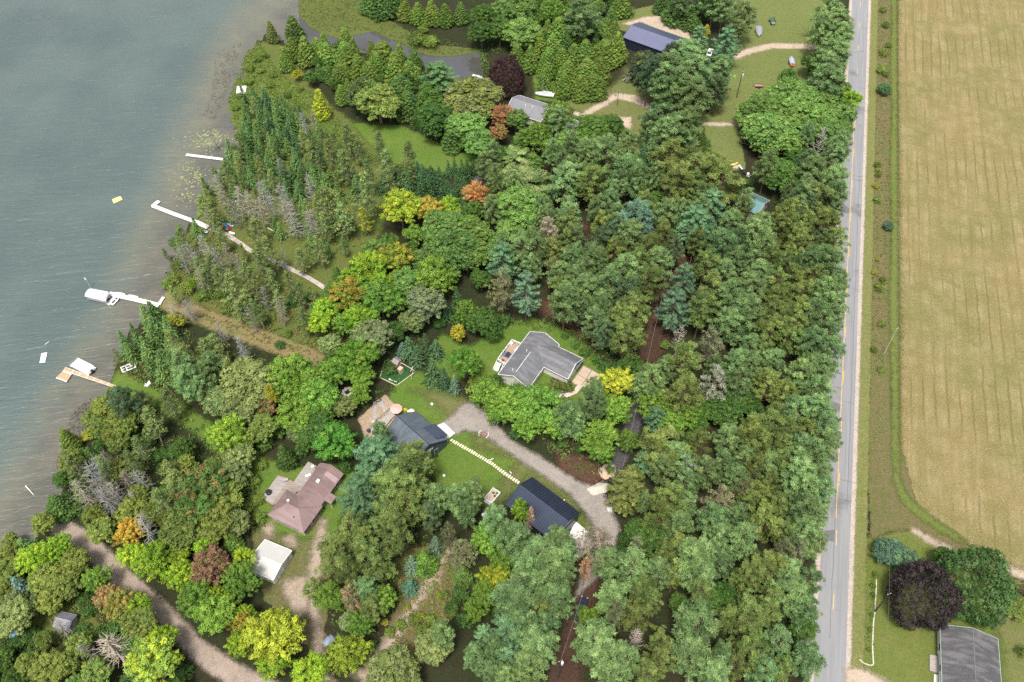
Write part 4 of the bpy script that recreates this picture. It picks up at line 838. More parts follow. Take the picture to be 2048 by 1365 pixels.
grove('sy', '1757,340,12 1752,372,16 1748,545,12 1756,520,10 175,870,30 240,850,34 300,820,24 255,815,24 1250,1175,24 840,1232,20 770,1245,16 815,1215,14 705,620,30')

# ---- stems left between the traced crowns: fill the stands so that no bare floor shows where the photo has none
def inside(P, poly): return sdist(np.asarray([P]), poly)[0] > 0
def fill(poly_px, spacing, kinds, wr, keep_off, tries=900, **kw):
    poly = px(poly_px); A = np.asarray(poly); lo, hi = A.min(0), A.max(0); n = 0
    pts = [tuple(t[0].location[:2]) for t in TREES]
    for _ in range(tries):
        p = (random.uniform(lo[0], hi[0]), random.uniform(lo[1], hi[1]))
        if not inside(p, poly): continue
        if any((p[0] - a) ** 2 + (p[1] - b) ** 2 < spacing ** 2 for a, b in pts): continue
        if any(inside(p, k_) for k_ in keep_off): continue
        kd = random.choice(kinds); wm = random.uniform(*wr)
        d = Vector((p[0], p[1], -CAM_H)); fw = p[1] * _c + CAM_H * _s; dn = -p[1] * _s + CAM_H * _c
        X, Y = 1024 + FPX * p[0] / fw, 682.5 + FPX * dn / fw
        plant(kd, X, Y, wm * PXM(Y), at=p, **kw); pts.append(p); n += 1
    return n
LANE = ribbon('1200,1110,3 1180,1180,4 1160,1230,4.6 1140,1290,5.6 1128,1350,6.5 1120,1420,6.5')
LANE2 = ribbon('1345,480,5 1335,560,6 1325,640,7 1305,700,7 1290,745,6 1278,790,6 1272,830,7 1256,880,7 1240,915,7 1215,955,6')
LAKEWAY = px('215,735 262,745 340,775 400,815 450,852 490,880 560,930 700,920 720,970 660,1130 500,1110 470,1040 440,990 385,935 330,895 270,850 210,830')
SHORE_A = '486,205 560,206 640,262 705,345 725,405 650,420 560,392 470,395 432,380 450,330 484,310 492,250'
fill(SHORE_A, 2.5, ['ys', 'ys', 'ys', 'gs', 'tm', 'ys'], (2.5, 5.0), [], 1100)
fill('420,385 480,398 650,425 720,470 700,520 640,520 560,490 470,470 400,430', 3.2, ['tm', 'ys', 'ys', 'tm'], (2.4, 4.2), [ribbon('300,405,4 440,460,5 530,515,5 660,585,5')], 500)
fill('345,490 400,470 480,520 560,560 650,610 650,690 560,680 430,612 330,575', 3.6, ['tm', 'tm', 'sh', 'sd', 'ys'], (2.2, 4.4), [ribbon('300,405,4 440,460,5 530,515,5 660,585,5'), ribbon('318,588,8 400,632,7 540,682,7 660,728,7')], 500)
fill('1410,420 1680,380 1668,640 1640,820 1640,940 1630,1100 1600,1290 1600,1400 1180,1400 1250,1200 1330,1000 1400,860 1400,620', 4.7, ['sp', 'sp', 'rp', 'sp', 'rp'], (4.2, 5.8), [px('1480,395 1565,395 1565,485 1480,485'), LANE, LANE2, strip(-60, 360, -9.5, 5)], 900)
fill('150,870 250,868 330,915 420,965 480,1015 540,1060 520,1110 300,1110 130,1030', 3.4, ['ol', 'md', 'cd', 'ce', 'sd'], (3.2, 4.6), [LAKEWAY, ribbon('82,1034,8 165,1080,9 262,1172,9 400,1304,9')], 500)
fill('-30,1120 90,1075 200,1170 300,1260 380,1400 -60,1400', 3.2, ['ol', 'md', 'mg', 'sd'], (3.0, 5.0), [ribbon('82,1034,9 165,1080,9 262,1172,10 400,1304,10'), px('70,1190 205,1185 230,1275 60,1290')], 500)
fill('490,170 700,100 840,140 900,180 820,280 700,240 600,160', 4.0, ['ce', 'cd', 'md'], (3.0, 4.6), [px('700,245 800,245 905,300 960,352 850,338 790,330'), CREEK], 300)
fill('965,400 1420,415 1400,620 1250,690 1130,640 1000,560', 4.8, ['sp', 'sp', 'rp', 'mg', 'sp'], (4.4, 6.0), [px('1480,395 1565,395 1565,485 1480,485'), LANE2], 600)
fill('960,300 1240,285 1330,330 1330,430 960,430', 4.6, ['mg', 'sp', 'md', 'sp'], (4.6, 6.6), [px('950,300 1000,300 990,350 955,380')], 260)
fill('800,440 1010,430 1010,560 930,610 800,640 660,680 640,620', 4.6, ['mb', 'mg', 'md'], (4.6, 6.6), [], 300)
fill('1040,560 1240,560 1290,640 1230,690 1130,640', 5.0, ['sp', 'sp', 'rp'], (4.6, 6.2), [LANE2], 200)
fill('700,700 800,640 860,690 840,740 780,790 660,850 580,850 550,800 640,785', 4.5, ['md', 'mb'], (4.5, 6.5), [px('775,690 850,690 850,780 770,800')], 200)
fill('1050,-30 1240,-30 1230,120 1160,190 1060,140', 4.2, ['ce', 'cd', 'mg'], (3.4, 5.2), [px('1225,30 1330,5 1385,80 1370,100 1240,60')], 300)
fill('1480,210 1700,200 1690,420 1580,420 1540,340', 4.6, ['mg', 'md', 'sp'], (4.6, 6.5), [strip(-60, 360, -8.0, 5)], 300)

# ---- labels: look, then the place beside something one can find
MARKS = [(1085, 715, 'the grey L-shaped house'), (825, 865, 'the navy gabled house'), (1085, 1005, 'the navy pole barn'), (620, 1000, 'the brown-roofed house'), (545, 1115, 'the white shed'),
 (130, 1240, 'the small grey shed'), (1310, 75, 'the long navy barn'), (1065, 205, 'the creek house'), (1513, 400, 'the teal-roofed shed'), (400, 315, 'the straight white dock'),
 (350, 425, 'the L-shaped white dock'), (250, 600, 'the boat-lift dock'), (180, 755, 'the tan dock'), (600, 550, 'the boardwalk'), (952, 390, 'the rust-orange tree'), (1016, 154, 'the purple creek tree'),
 (1237, 767, 'the yellow maple by the pad'), (420, 1136, 'the reddish-brown tree'), (260, 1070, 'the golden-orange tree'), (547, 1275, 'the large yellow maple'), (1357, 680, 'the bleached bare snag'),
 (1437, 997, 'the straw-coloured pine'), (1352, 612, 'the large lane white pine'), (1277, 432, 'the pale blue-green pine'), (1610, 398, 'the broad layered spruce'), (1256, 962, 'the drooping spruce by the sand'),
 (1704, 205, 'the tree over the road'), (757, 206, 'the round creek-lawn tree'), (482, 180, 'the white swim platform'), (797, 745, 'the playset'), (493, 772, 'the wide willow-like tree'),
 (1171, 1136, 'the orange-brown dying pine'), (1273, 1276, 'the pinkish bare tree'), (800, 1170, 'the dirt-path spruce'), (1475, 165, 'the lawn power pole'), (1777, 452, 'the lone verge spruce'),
 (1768, 178, 'the dark verge shrub'), (1758, 1215, 'the dark yard pole'), (690, 592, 'the orange-tipped boardwalk maple'), (857, 421, 'the orange-tipped maple'), (785, 524, 'the meadow-edge orange maple'), (1031, 320, 'the driveway feathery tree'),
 (232, 1300, 'the pale twiggy dying tree'), (1640, 292, 'the grey leafless pine top'), (987, 1156, 'the yellow-crowned barn maple'), (1650, 700, 'the widest road gap'), (1105, 1325, 'the lower wire pole')]
MARKS = [m for m in MARKS if m[2] != 'the widest road gap']
ORD = [q + ' ' if q else '' for q in ('|second|third|fourth|fifth|sixth|seventh|eighth|ninth|tenth|eleventh|twelfth|thirteenth|fourteenth|fifteenth|sixteenth|seventeenth|eighteenth|nineteenth|twentieth|' + '|'.join('twenty-' + k for k in 'first second third fourth fifth sixth seventh eighth ninth'.split()) + '|thirtieth|' + '|'.join('thirty-' + k for k in 'first second third fourth fifth sixth seventh eighth ninth'.split()) + '|fortieth').split('|')]
def label_trees():
    cell = {}
    for t in TREES:
        o, x, y, words, lab, grp, nm = t
        if lab: o['label'] = lab; continue
        mx, my, mn = min(MARKS, key=lambda m: (m[0] - x) ** 2 + (m[1] - y) ** 2)
        dx, dy = x - mx, y - my; a = math.degrees(math.atan2(-dy, dx)) % 360
        rel = ['right of', 'above and right of', 'above', 'above and left of', 'left of', 'below and left of', 'below', 'below and right of'][int((a + 22.5) // 45) % 8]
        w_ = o.scale[0]; cell.setdefault((words, rel, mn), []).append((dx * dx + dy * dy, o, nm))
        o['group'] = grp or {'pine tree': 'pines of the mixed stand', 'bare tree': 'dead trees along the wet shore', 'shrub': 'shrubs and bushes'}.get(o['category'], nm.replace('_', ' ') + 's of the wood')
    for (words, rel, mn), L in cell.items():
        L.sort(key=lambda q: q[0])
        for i, (_, o, nm) in enumerate(L):
            o['label'] = (ORD[min(i, 39)] + words + (' nearest and ' if i == 0 and len(L) > 1 else ' ') + rel + ' ' + mn) if i == 0 else ORD[min(i, 39)] + 'nearest ' + words + ' ' + rel + ' ' + mn
label_trees()

# ------------------------------------------------------------------ low growth that nobody could count
def cover(name, areas, size, kind='stuff'):
    """areas: (outline px string, count, [colours], height) -> one mesh of small leafy tufts"""
    V, Tn, F = [], [], 0
    r = np.random.default_rng(5)
    for s, n, cols, hh in areas:
        poly = np.asarray(px(s) if isinstance(s, str) else s); lo, hi = poly.min(0), poly.max(0); P = r.uniform(lo, hi, (n * 4, 2)); P = P[sdist(P, poly) > 0][:n]
        for p in P:
            k = r.integers(6, 11); u = r.normal(size=(k, 3)); u[:, 2] = abs(u[:, 2]); u = nrm(u); rad = size * r.uniform(.5, 1.3)
            c = np.array([p[0], p[1], .05]) + u * np.array([rad, rad, hh * r.uniform(.5, 1.2)])
            nn = nrm(u + r.normal(size=(k, 3)) * .4 + np.array([0, 0, .4])); t = nrm(np.cross(nn, r.normal(size=(k, 3)))); b = np.cross(nn, t)
            w = size * r.uniform(.25, .55, (k, 1)); V.append(np.stack([c + t * w, c + b * w * .6, c - t * w, c - b * w * .6], 1).reshape(-1, 3))
            col = np.array(cols[r.integers(len(cols))]) * r.uniform(.75, 1.25); Tn.append(np.repeat(col[None], k, 0) * r.uniform(.8, 1.2, (k, 1))); F += k
    me = bpy.data.meshes.new(name); V = np.concatenate(V)
    me.from_pydata(V.tolist(), [], np.arange(F * 4).reshape(F, 4).tolist())
    a = me.attributes.new('tint', 'FLOAT_VECTOR', 'FACE'); a.data.foreach_set('vector', np.concatenate(Tn).astype(np.float32).ravel())
    me.materials.append(COVER); me.update(); return obj(name, me, kind=kind)
g1, g2, g3, g4 = (.105, .160, .030), (.070, .125, .024), (.140, .150, .042), (.165, .120, .048)
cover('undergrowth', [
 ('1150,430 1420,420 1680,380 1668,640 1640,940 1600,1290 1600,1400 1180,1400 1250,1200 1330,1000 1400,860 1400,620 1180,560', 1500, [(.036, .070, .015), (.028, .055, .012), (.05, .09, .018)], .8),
 ('330,555 350,490 400,460 480,500 640,590 700,640 690,720 600,690 480,640 400,600', 1100, [g1, g3, g4, g2], .7),
 ('486,206 570,210 640,262 705,345 760,420 720,500 640,520 480,440 420,380 470,300', 800, [g1, g2, g3], .6),
 ('345,640 420,690 560,740 640,760 560,860 480,850 380,800 330,730 300,690', 500, [g2, g1, g3], .8),
 ('120,900 330,800 480,900 540,1040 480,1110 300,1120 150,1050', 900, [g2, g3, (.05, .08, .02)], .8),
 ('0,1120 90,1080 200,1170 330,1280 400,1365 0,1365', 800, [g2, g3, g1], .8),
 ('690,690 800,640 860,690 800,780 660,860 570,860 560,740', 400, [g2, (.05, .10, .02)], .7),
 ('1000,640 1100,640 1230,700 1250,760 1200,735 1120,668 1020,655', 160, [g1, g2], .7),
 ('780,1080 900,1090 930,1150 905,1230 860,1320 780,1300 800,1200', 500, [g1, g3, g4, (.16, .15, .03)], .4),
 ('980,770 1060,790 1230,800 1230,930 1180,960 1060,880', 520, [g2, g1, (.10, .06, .04)], .6),
 ('640,1080 800,1000 920,1090 800,1200 700,1340 650,1200', 350, [g2, g1], .7),
 ('900,-20 1240,-20 1230,100 1180,200 1060,140 960,110', 300, [g2, (.05, .10, .02)], .8),
 ('940,40 1010,30 1000,100 962,112 950,100', 160, [g2, (.05, .10, .02)], .9), ('640,82 700,92 800,120 880,152 930,164 920,172 860,160 790,130 690,102 640,92', 160, [g2, g1], .8), ('962,104 975,108 978,150 962,165', 60, [g1, g2], .8),
 ('680,240 850,180 1000,220 1100,280 1010,310 900,270 760,240', 220, [g2, (.05, .10, .02)], .7),
 ('1092,772 1110,752 1140,765 1150,782 1120,790 1100,788', 60, [g1, (.06, .12, .02), (.16, .14, .10)], .45)], .55)
cover('meadow_growth', [
 ('456,200 490,110 520,85 560,150 620,180 720,280 780,340 720,330 640,230 560,206 480,206 474,262', 3200, [(.130, .195, .030), (.100, .160, .026), (.165, .19, .045), (.08, .13, .03)], .45),
 ('330,585 350,600 420,632 540,672 640,710 600,712 470,668 400,640', 300, [(.10, .14, .028), g3, g4], .4),
 ('226,700 300,735 330,775 400,820 330,790 250,752 228,750', 420, [(.10, .15, .028), (.08, .125, .024), (.15, .12, .05)], .5),
 ('600,-20 720,-20 790,48 955,100 900,112 835,103 745,62 645,66 600,30', 1400, [(.095, .130, .026), (.120, .115, .045), (.08, .11, .024)], .4)], .42)
cover('verge_growth', [([R(t, 3.6) for t in (75, 150, 250, 350)] + [R(t, 8.3) for t in (350, 250, 150, 75)], 2600, [(.115, .135, .034), (.17, .125, .06), (.075, .12, .024), (.19, .14, .08), (.06, .09, .02)], .42),
 ('1742,1150 1752,1150 1742,1310 1730,1300', 90, [g1, (.10, .16, .03)], .4)], .34)
cover('reeds', [('430,108 482,86 470,150 430,240 405,235 425,180', 330, [(.16, .125, .085), (.13, .10, .07), (.12, .12, .05)], .9), ('140,835 172,800 200,800 175,840 150,900 128,905', 260, [(.15, .12, .09), (.12, .10, .07)], .5)], .26)
def lily_pads():
    b = B()
    for cx, cy, rx, ry, n in ((425, 282, 44, 18, 190), (385, 352, 40, 26, 130), (372, 395, 24, 18, 40), (430, 268, 20, 10, 40)):
        for _ in range(n):
            X, Y = G(random.gauss(cx, rx * .5), random.gauss(cy, ry * .5)); r_ = random.uniform(.16, .34)
            b.add([(X + r_ * math.cos(t * 1.0472), Y + r_ * math.sin(t * 1.0472), .075 + random.uniform(0, .02)) for t in range(6)], [(0, 1, 2, 3, 4, 5)])
    b.build('lily_pads', M('lily', (.24, .26, .11), .45, var=.3, scale=.5), kind='stuff')
lily_pads()

# ------------------------------------------------------------------ buildings
def shingles(name, c1, c2, c3):
    if name in MATS: return MATS[name]
    m, t, n, l, b = nt(name)
    p = coords(n, l, obj=True)
    br = n.new('ShaderNodeTexBrick'); l.new(p, br.inputs['Vector']); br.inputs['Scale'].default_value = 1.0
    br.inputs['Brick Width'].default_value = .9; br.inputs['Row Height'].default_value = .28; br.inputs['Mortar Size'].default_value = .03
    br.inputs['Color1'].default_value = (*c1, 1); br.inputs['Color2'].default_value = (*c2, 1); br.inputs['Mortar'].default_value = (*[q * .55 for q in c1], 1)
    st = sstep(n, l, noise(n, l, coords(n, l, (.9, .22, .4), obj=True), 1.0, 5, .65), .42, .66)
    l.new(mix(n, l, br.outputs['Color'], c3, mth(n, l, 'MULTIPLY', st, .8)), b.inputs['Base Color']); b.inputs['Roughness'].default_value = .85
    MATS[name] = m; return m
SH_GREY = shingles('grey_shingle', (.120, .122, .132), (.145, .146, .156), (.195, .195, .205))
SH_NAVY = shingles('navy_shingle', (.082, .104, .132), (.096, .118, .145), (.115, .142, .165))
SH_FARM = shingles('farm_shingle', (.070, .068, .074), (.084, .081, .086), (.150, .143, .143))
SH_OLD = shingles('old_shingle', (.20, .20, .22), (.24, .24, .26), (.16, .16, .18))
NAVY = M('navy_metal', (.030, .040, .068), .34, metal=.35, var=.10, scale=.4)
NAVYB = M('blue_metal', (.090, .108, .160), .42, metal=.25, var=.08, scale=.3)
BROWN = M('brown_metal', (.215, .148, .144), .52, metal=.1, var=.16, scale=.5, stretch=(1.6, .4, .4))
BROWN2 = M('brown_cap', (.265, .190, .182), .5)
PALE = M('pale_metal', (.45, .44, .42), .5, metal=.0, var=.05, scale=.5)
GREYM = M('grey_metal', (.22, .22, .26), .4, metal=.4, var=.1)
TEAL = M('teal_metal', (.120, .235, .235), .4, metal=.2, var=.08)
WHITE = M('white_paint', (.72, .72, .71), .5, var=.04)
OFFW = M('off_white', (.68, .66, .60), .7, var=.06)
TAUPE = M('taupe_siding', (.42, .38, .34), .8, var=.06)
NAVYS = M('navy_siding', (.050, .075, .095), .7, var=.1)
DARK = M('dark_trim', (.03, .03, .035), .6)
GLASS = M('window_glass', (.05, .06, .07), .08, spec=.6)
WOOD = M('weathered_wood', (.25, .205, .175), .9, var=.22, scale=1.2, stretch=(.6, 3, 1))
WOODG = M('grey_boards', (.33, .30, .28), .9, var=.2, scale=1.0, stretch=(.5, 4, 1))
REDW = M('old_red_paint', (.16, .065, .05), .8)

def gable(root, L, W, e, rise, wall, roof, over=.35, th=.14, seam=None, cap=None, trim=None, x0=0, y0=0, rz=0.0, hip=(0, 0), wallname='wall', seam_gap=.9):
    """ridge along local x; L and W are the roof's length and width; hip=(back, front) pulls the ridge ends in"""
    c, s_ = math.cos(rz), math.sin(rz)
    def T(x, y, z): return (x0 + c * x - s_ * y, y0 + s_ * x + c * y, z)
    hl, hw = L / 2, W / 2; a0, a1 = -hl + hip[0], hl - hip[1]
    b = B(); wl, ww = hl - over, hw - over; ze = e - .05; zr = e + rise * ww / hw - .10
    vs = [T(-wl, -ww, 0), T(wl, -ww, 0), T(wl, ww, 0), T(-wl, ww, 0), T(-wl, -ww, ze), T(wl, -ww, ze), T(wl, ww, ze), T(-wl, ww, ze)]
    fs = [(0, 1, 5, 4), (2, 3, 7, 6)]
    k = 8
    for sx, (i, j, p, q) in ((-1, (3, 0, 4, 7)), (1, (1, 2, 6, 5))):
        if (hip[0] if sx < 0 else hip[1]) > 0: fs.append((i, j, p, q))
        else: vs.append(T(sx * wl, 0, zr)); fs.append((i, j, p, k, q)); k += 1
    b.add(vs, fs); b.build(wallname, wall, root)
    for sy in (-1, 1):
        q = [T(-hl, sy * hw, e), T(hl, sy * hw, e), T(a1, 0, e + rise), T(a0, 0, e + rise)]
        B().slab(q if sy < 0 else q[::-1], th).build('roof_slope', roof, root)
        if seam:
            sb = B(); n_ = int(L / seam_gap)
            for i in range(1, n_):
                x = -hl + L * i / n_; f1 = min(1, (x + hl) / max(hip[0], 1e-3)) if hip[0] else 1; f2 = min(1, (hl - x) / max(hip[1], 1e-3)) if hip[1] else 1; f = min(f1, f2)
                sb.tube(T(x, sy * hw * .995, e + .025), T(x, sy * hw * (1 - f), e + rise * f + .02), .03, n=4)
            sb.build('roof_seam', seam, root, kind='stuff')
    for sx, hp, ax in ((-1, hip[0], a0), (1, hip[1], a1)):
        if hp > 0:
            q = [T(sx * hl, -hw, e), T(sx * hl, hw, e), T(ax, 0, e + rise)]
            B().slab(q if sx > 0 else q[::-1], th).build('roof_slope', roof, root)
            for sy in (-1, 1): B().tube(T(sx * hl, sy * hw, e + .03), T(ax, 0, e + rise + .03), .07, n=5).build('hip_cap', cap or roof, root)
        elif trim:
            for sy in (-1, 1): B().tube(T(sx * (hl + .03), sy * hw, e - .06), T(sx * (hl + .03), 0, e + rise - .06), .085, n=4).build('rake_board', trim, root)
    if trim:
        for sy in (-1, 1): B().tube(T(-hl, sy * (hw + .05), e - .06), T(hl, sy * (hw + .05), e - .06), .075, n=4).build('gutter', trim, root)
    if cap: B().tube(T(a0, 0, e + rise + .03), T(a1, 0, e + rise + .03), .09, n=5).build('ridge_cap', cap, root)
    return T
def opening(root, x, y, z, w, h, rz, name='window', frame=WHITE, glass=GLASS, d=.10):
    f = B().box(x, y, z, w + .16, d, h + .16, rz).build(name, frame, root)
    o_ = B().box(x - math.sin(rz) * -(d * .5 + .01), y + math.cos(rz) * -(d * .5 + .01), z + .08, w, .03, h, rz).build('pane' if name != 'garage_door' else 'door_leaf', glass, f)
    return f

# navy pole barn
barn = thing('pole_barn', 'navy blue metal pole barn with ribbed gable roof beside the gravel drive', 'barn', 6.76, 93.31, 0, math.radians(-40.9))
gable(barn, 13.62, 9.09, 3.6, 2.64, NAVY, NAVY, seam=NAVYB, cap=NAVYB, trim=DARK, over=.25, seam_gap=.62)
opening(barn, 6.62, 0.8, 0, 3.4, 2.9, math.pi / 2, 'garage_door', DARK, NAVYB)
B().tube((2.2, 4.55, 3.5), (2.2, 4.9, 3.5), .12, n=6).build('wall_lamp', WHITE, barn)

# navy gabled house
nh = thing('house', 'navy house with steep dark shingle roof and bare stone garden behind', 'house', -22.75, 111.7, 0, math.radians(-44.8))
gable(nh, 11.2, 11.0, 3.0, 3.9, NAVYS, SH_NAVY, cap=DARK, trim=DARK, over=.35)
B().slab([(.3, 6.3, 3.05), (4.7, 6.3, 3.05), (4.7, 2.9, 5.05), (.3, 2.9, 5.05)], .12).build('porch_roof', NAVYB, nh)
sb = B()
for i in range(11): sb.tube((.3 + .44 * i, 6.3, 3.08), (.3 + .44 * i, 2.9, 5.08), .03, n=4)
sb.build('roof_seam', NAVY, nh, kind='stuff')
for x in (.5, 4.5): B().box(x, 6.1, 0, .18, .18, 3.0).build('porch_post', WHITE, nh)
opening(nh, 1.8, 5.17, .1, 2.6, 2.3, math.pi, 'garage_door', WHITE, NAVYB)
for y in (-2.3, -.2, 2.0): opening(nh, 5.22, y, .9, 1.0, 1.3, math.pi / 2)
B().box(5.22, -.1, 3.5, .10, 1.2, 1.0).build('attic_window', WHITE, nh)
B().slab([(5.15, -4.2, 2.5), (6.35, -4.2, 2.25), (6.35, -1.0, 2.25), (5.15, -1.0, 2.5)], .1).build('awning', GREYM, nh)
for y in (-4.0, -1.2): B().tube((6.25, y, 0), (6.25, y, 2.2), .06).build('awning_post', WHITE, nh)
b_ = B(); b_.tube((5.30, .2, 3.4), (5.33, .9, 4.3), .06); b_.tube((5.30, .9, 3.5), (5.33, 1.2, 4.2), .06); b_.tube((5.30, -.2, 3.7), (5.33, .4, 3.2), .05); b_.build('antler_ornament', WHITE, nh)
dk = thing('timber_deck', 'pale grey timber deck with dark rail behind the navy house', 'deck')
P_ = px('740,862 783,823 792,833 782,842 770,858 748,878')
B().prism(P_, .45, .6).build('deck_floor', WOODG, dk)
P_ = px('741,861 783,822')
B().tube((*P_[0], 1.5), (*P_[1], 1.5), .05).build('deck_rail', DARK, dk)
for i in range(7):
    t = i / 6; B().tube((lerp(P_[0][0], P_[1][0], t), lerp(P_[0][1], P_[1][1], t), .5), (lerp(P_[0][0], P_[1][0], t), lerp(P_[0][1], P_[1][1], t), 1.5), .035, n=4).build('rail_post', DARK, dk)

# grey L-shaped house
gh = thing('house', 'grey-shingled L-shaped ranch house with white trim and a timber deck', 'house', 4.32, 135.49, 0, math.radians(59.8))
gable(gh, 15.9, 8.6, 2.9, 2.2, OFFW, SH_GREY, trim=WHITE, cap=SH_OLD, over=.4)
cx, cy = 11.55 - 4.32, 135.65 - 135.49; ca, sa = math.cos(math.radians(-59.8)), math.sin(math.radians(-59.8))
gable(gh, 11.6, 7.5, 2.88, 2.05, OFFW, SH_GREY, trim=WHITE, cap=SH_OLD, over=.4, x0=ca * (cx - .7) - sa * cy, y0=sa * (cx - .7) + ca * cy, rz=math.radians(-32.3 - 59.8), wallname='garage_wall')
def GH(X, Y): X -= 4.32; Y -= 135.49; return (ca * X - sa * Y, sa * X + ca * Y)
ex, ey = 10.96 + 5.0 * math.cos(math.radians(-32.3)), 135.97 + 5.0 * math.sin(math.radians(-32.3))
nx_, ny_ = -math.sin(math.radians(-32.3)), math.cos(math.radians(-32.3))
for off, w in ((-1.9, 2.6), (1.7, 2.6)):
    X, Y = GH(ex + nx_ * off + .42 * .85, ey + ny_ * off - .42 * .5)
    B().box(X, Y, .05, .14, w, 2.3, math.radians(-92.1)).build('garage_door', WHITE, gh)
X, Y = GH(ex + nx_ * 1.6 + .75 * .85, ey + ny_ * 1.6 - .75 * .5)
B().box(X, Y, 2.55, .9, 3.6, .16, math.radians(-92.1), ry=.35).build('pent_roof', SH_GREY, gh)
B().tube((-6.6, 0, 5.2), (.6, 0, 5.2), .07, n=5).build('ridge_vent', WHITE, gh)
for i in range(2): B().tube((-6.2 + 7 * i, 1.2, 4.2), (-6.2 + 7 * i, 1.2, 5.05), .12, n=8).build('roof_vent', WHITE, gh)
for x in (-5.5, -2.8): opening(gh, x, -3.93, .9, 1.1, 1.2, 0)
for x in (-4.5, -1.0, 2.5, 5.2): opening(gh, x, 3.93, .6, 1.5, 1.7, math.pi)
deck = thing('timber_deck', 'raised brown deck with white railing on the lake side of the L-shaped house', 'deck')
q0, q1, q2, q3 = [Vector((*G(x, y, 1.5), 0)) for x, y in ((995.5, 722.5), (1024, 684), (1043, 692), (1013, 733))]
B().prism([tuple(q[:2]) for q in (q0, q1, q2, q3)], 1.35, 1.5).build('deck_floor', M('deck_brown', (.33, .235, .175), .85, var=.2, scale=1.5, stretch=(.6, 4, 1)), deck)
for a, c in ((q0, q1), (q1, q2), (q0, q3)):
    n_ = max(2, int((c - a).length / 1.2))
    for z in (1.9, 2.4): B().box((a.x + c.x) / 2, (a.y + c.y) / 2, z, (c - a).length + .12, .16 if z > 2 else .09, .10, math.atan2(c.y - a.y, c.x - a.x)).build('deck_rail', WHITE, deck)
    for i in range(n_ + 1):
        p = a.lerp(c, i / n_); B().box(p.x, p.y, 0, .14, .14, 2.5).build('deck_post', WHITE, deck)
st = thing('deck_stairs', 'white-railed stairs at the lower end of the brown deck', 'stairs')
for i in range(6):
    p = q0.lerp(q3, .15 + .05 * 0); d_ = (q0 - q1).normalized()
    B().box(p.x + d_.x * (.3 + .3 * i), p.y + d_.y * (.3 + .3 * i), 1.2 - .22 * i, .32, 1.5, .08, math.atan2(d_.y, d_.x)).build('stair_tread', WHITE, st)
for k in (0, .75):
    p = q0.lerp(q3, k); B().tube((p.x + d_.x * .1, p.y + d_.y * .1, 2.4), (p.x + d_.x * 2.1, p.y + d_.y * 2.1, 1.0), .08, n=4).build('stair_rail', WHITE, st)
    B().box(p.x + d_.x * 2.1, p.y + d_.y * 2.1, 0, .12, .12, 1.05).build('stair_post', WHITE, st)
dm = q0.lerp(q3, .5).lerp(q1.lerp(q2, .5), .38); dd_ = (q1 - q0).normalized(); az = math.atan2(dd_.y, dd_.x)
tb = thing('patio_table', 'black patio table on the brown deck', 'table', dm.x, dm.y, 1.5, az)
B().box(0, 0, .68, 1.5, .95, .06).build('tabletop', DARK, tb)
for sx in (-.6, .6):
    for sy in (-.35, .35): B().tube((sx, sy, 0), (sx, sy, .68), .03, n=4).build('leg', DARK, tb)
BLUEC = M('blue_fabric', (.10, .15, .30), .8)
def chair(x, y, rz, z, lab, mat=BLUEC, parent_ang=0.0, grp='patio chairs around the deck table'):
    c_ = thing('patio_chair', lab, 'chair', x, y, z, rz, grp)
    B().box(0, 0, .4, .55, .55, .08).build('seat', mat, c_); B().box(0, .27, .45, .55, .08, .55).build('backrest', mat, c_)
    for sx in (-.22, .22):
        for sy in (-.22, .22): B().tube((sx, sy, 0), (sx, sy, .42), .025, n=4).build('leg', DARK, c_)
nrm_ = Vector((-dd_.y, dd_.x, 0))
for a_, b__, t_ in ((.45, .85, 'rail-side blue patio chair at the far half of the black table'), (-.45, .85, 'rail-side blue patio chair at the near half of the black table'), (.45, -.85, 'house-side blue patio chair at the far half of the black table'), (-.45, -.85, 'house-side blue patio chair at the near half of the black table')):
    p = dm + dd_ * a_ + nrm_ * b__; chair(p.x, p.y, az + (0 if b__ > 0 else math.pi), 1.5, t_)
p = q1.lerp(q3, .12); gt = thing('planter_pot', 'round white tub in the far corner of the brown deck', 'pot', p.x, p.y, 1.5); B().tube((0, 0, 0), (0, 0, .8), .38, .45, 10).build('tub', WHITE, gt)
p = q0.lerp(q3, .45) + dd_ * .5; gr = thing('round_grill', 'small round dark grill near the deck stairs', 'grill', p.x, p.y, 1.5); B().dome(0, 0, .6, .4, .4, .35).build('lid', DARK, gr); B().tube((0, 0, 0), (0, 0, .6), .12).build('stand', DARK, gr)
p = q2.lerp(q3, .25) - nrm_ * -.35; bn = thing('deck_lounger', 'white lounger against the house wall on the brown deck', 'lounger', p.x, p.y, 1.5, az); B().box(0, 0, .25, 1.7, .6, .12).build('bed', WHITE, bn)
for sx in (-.7, .7): B().box(sx, 0, 0, .08, .5, .25).build('leg', WHITE, bn)

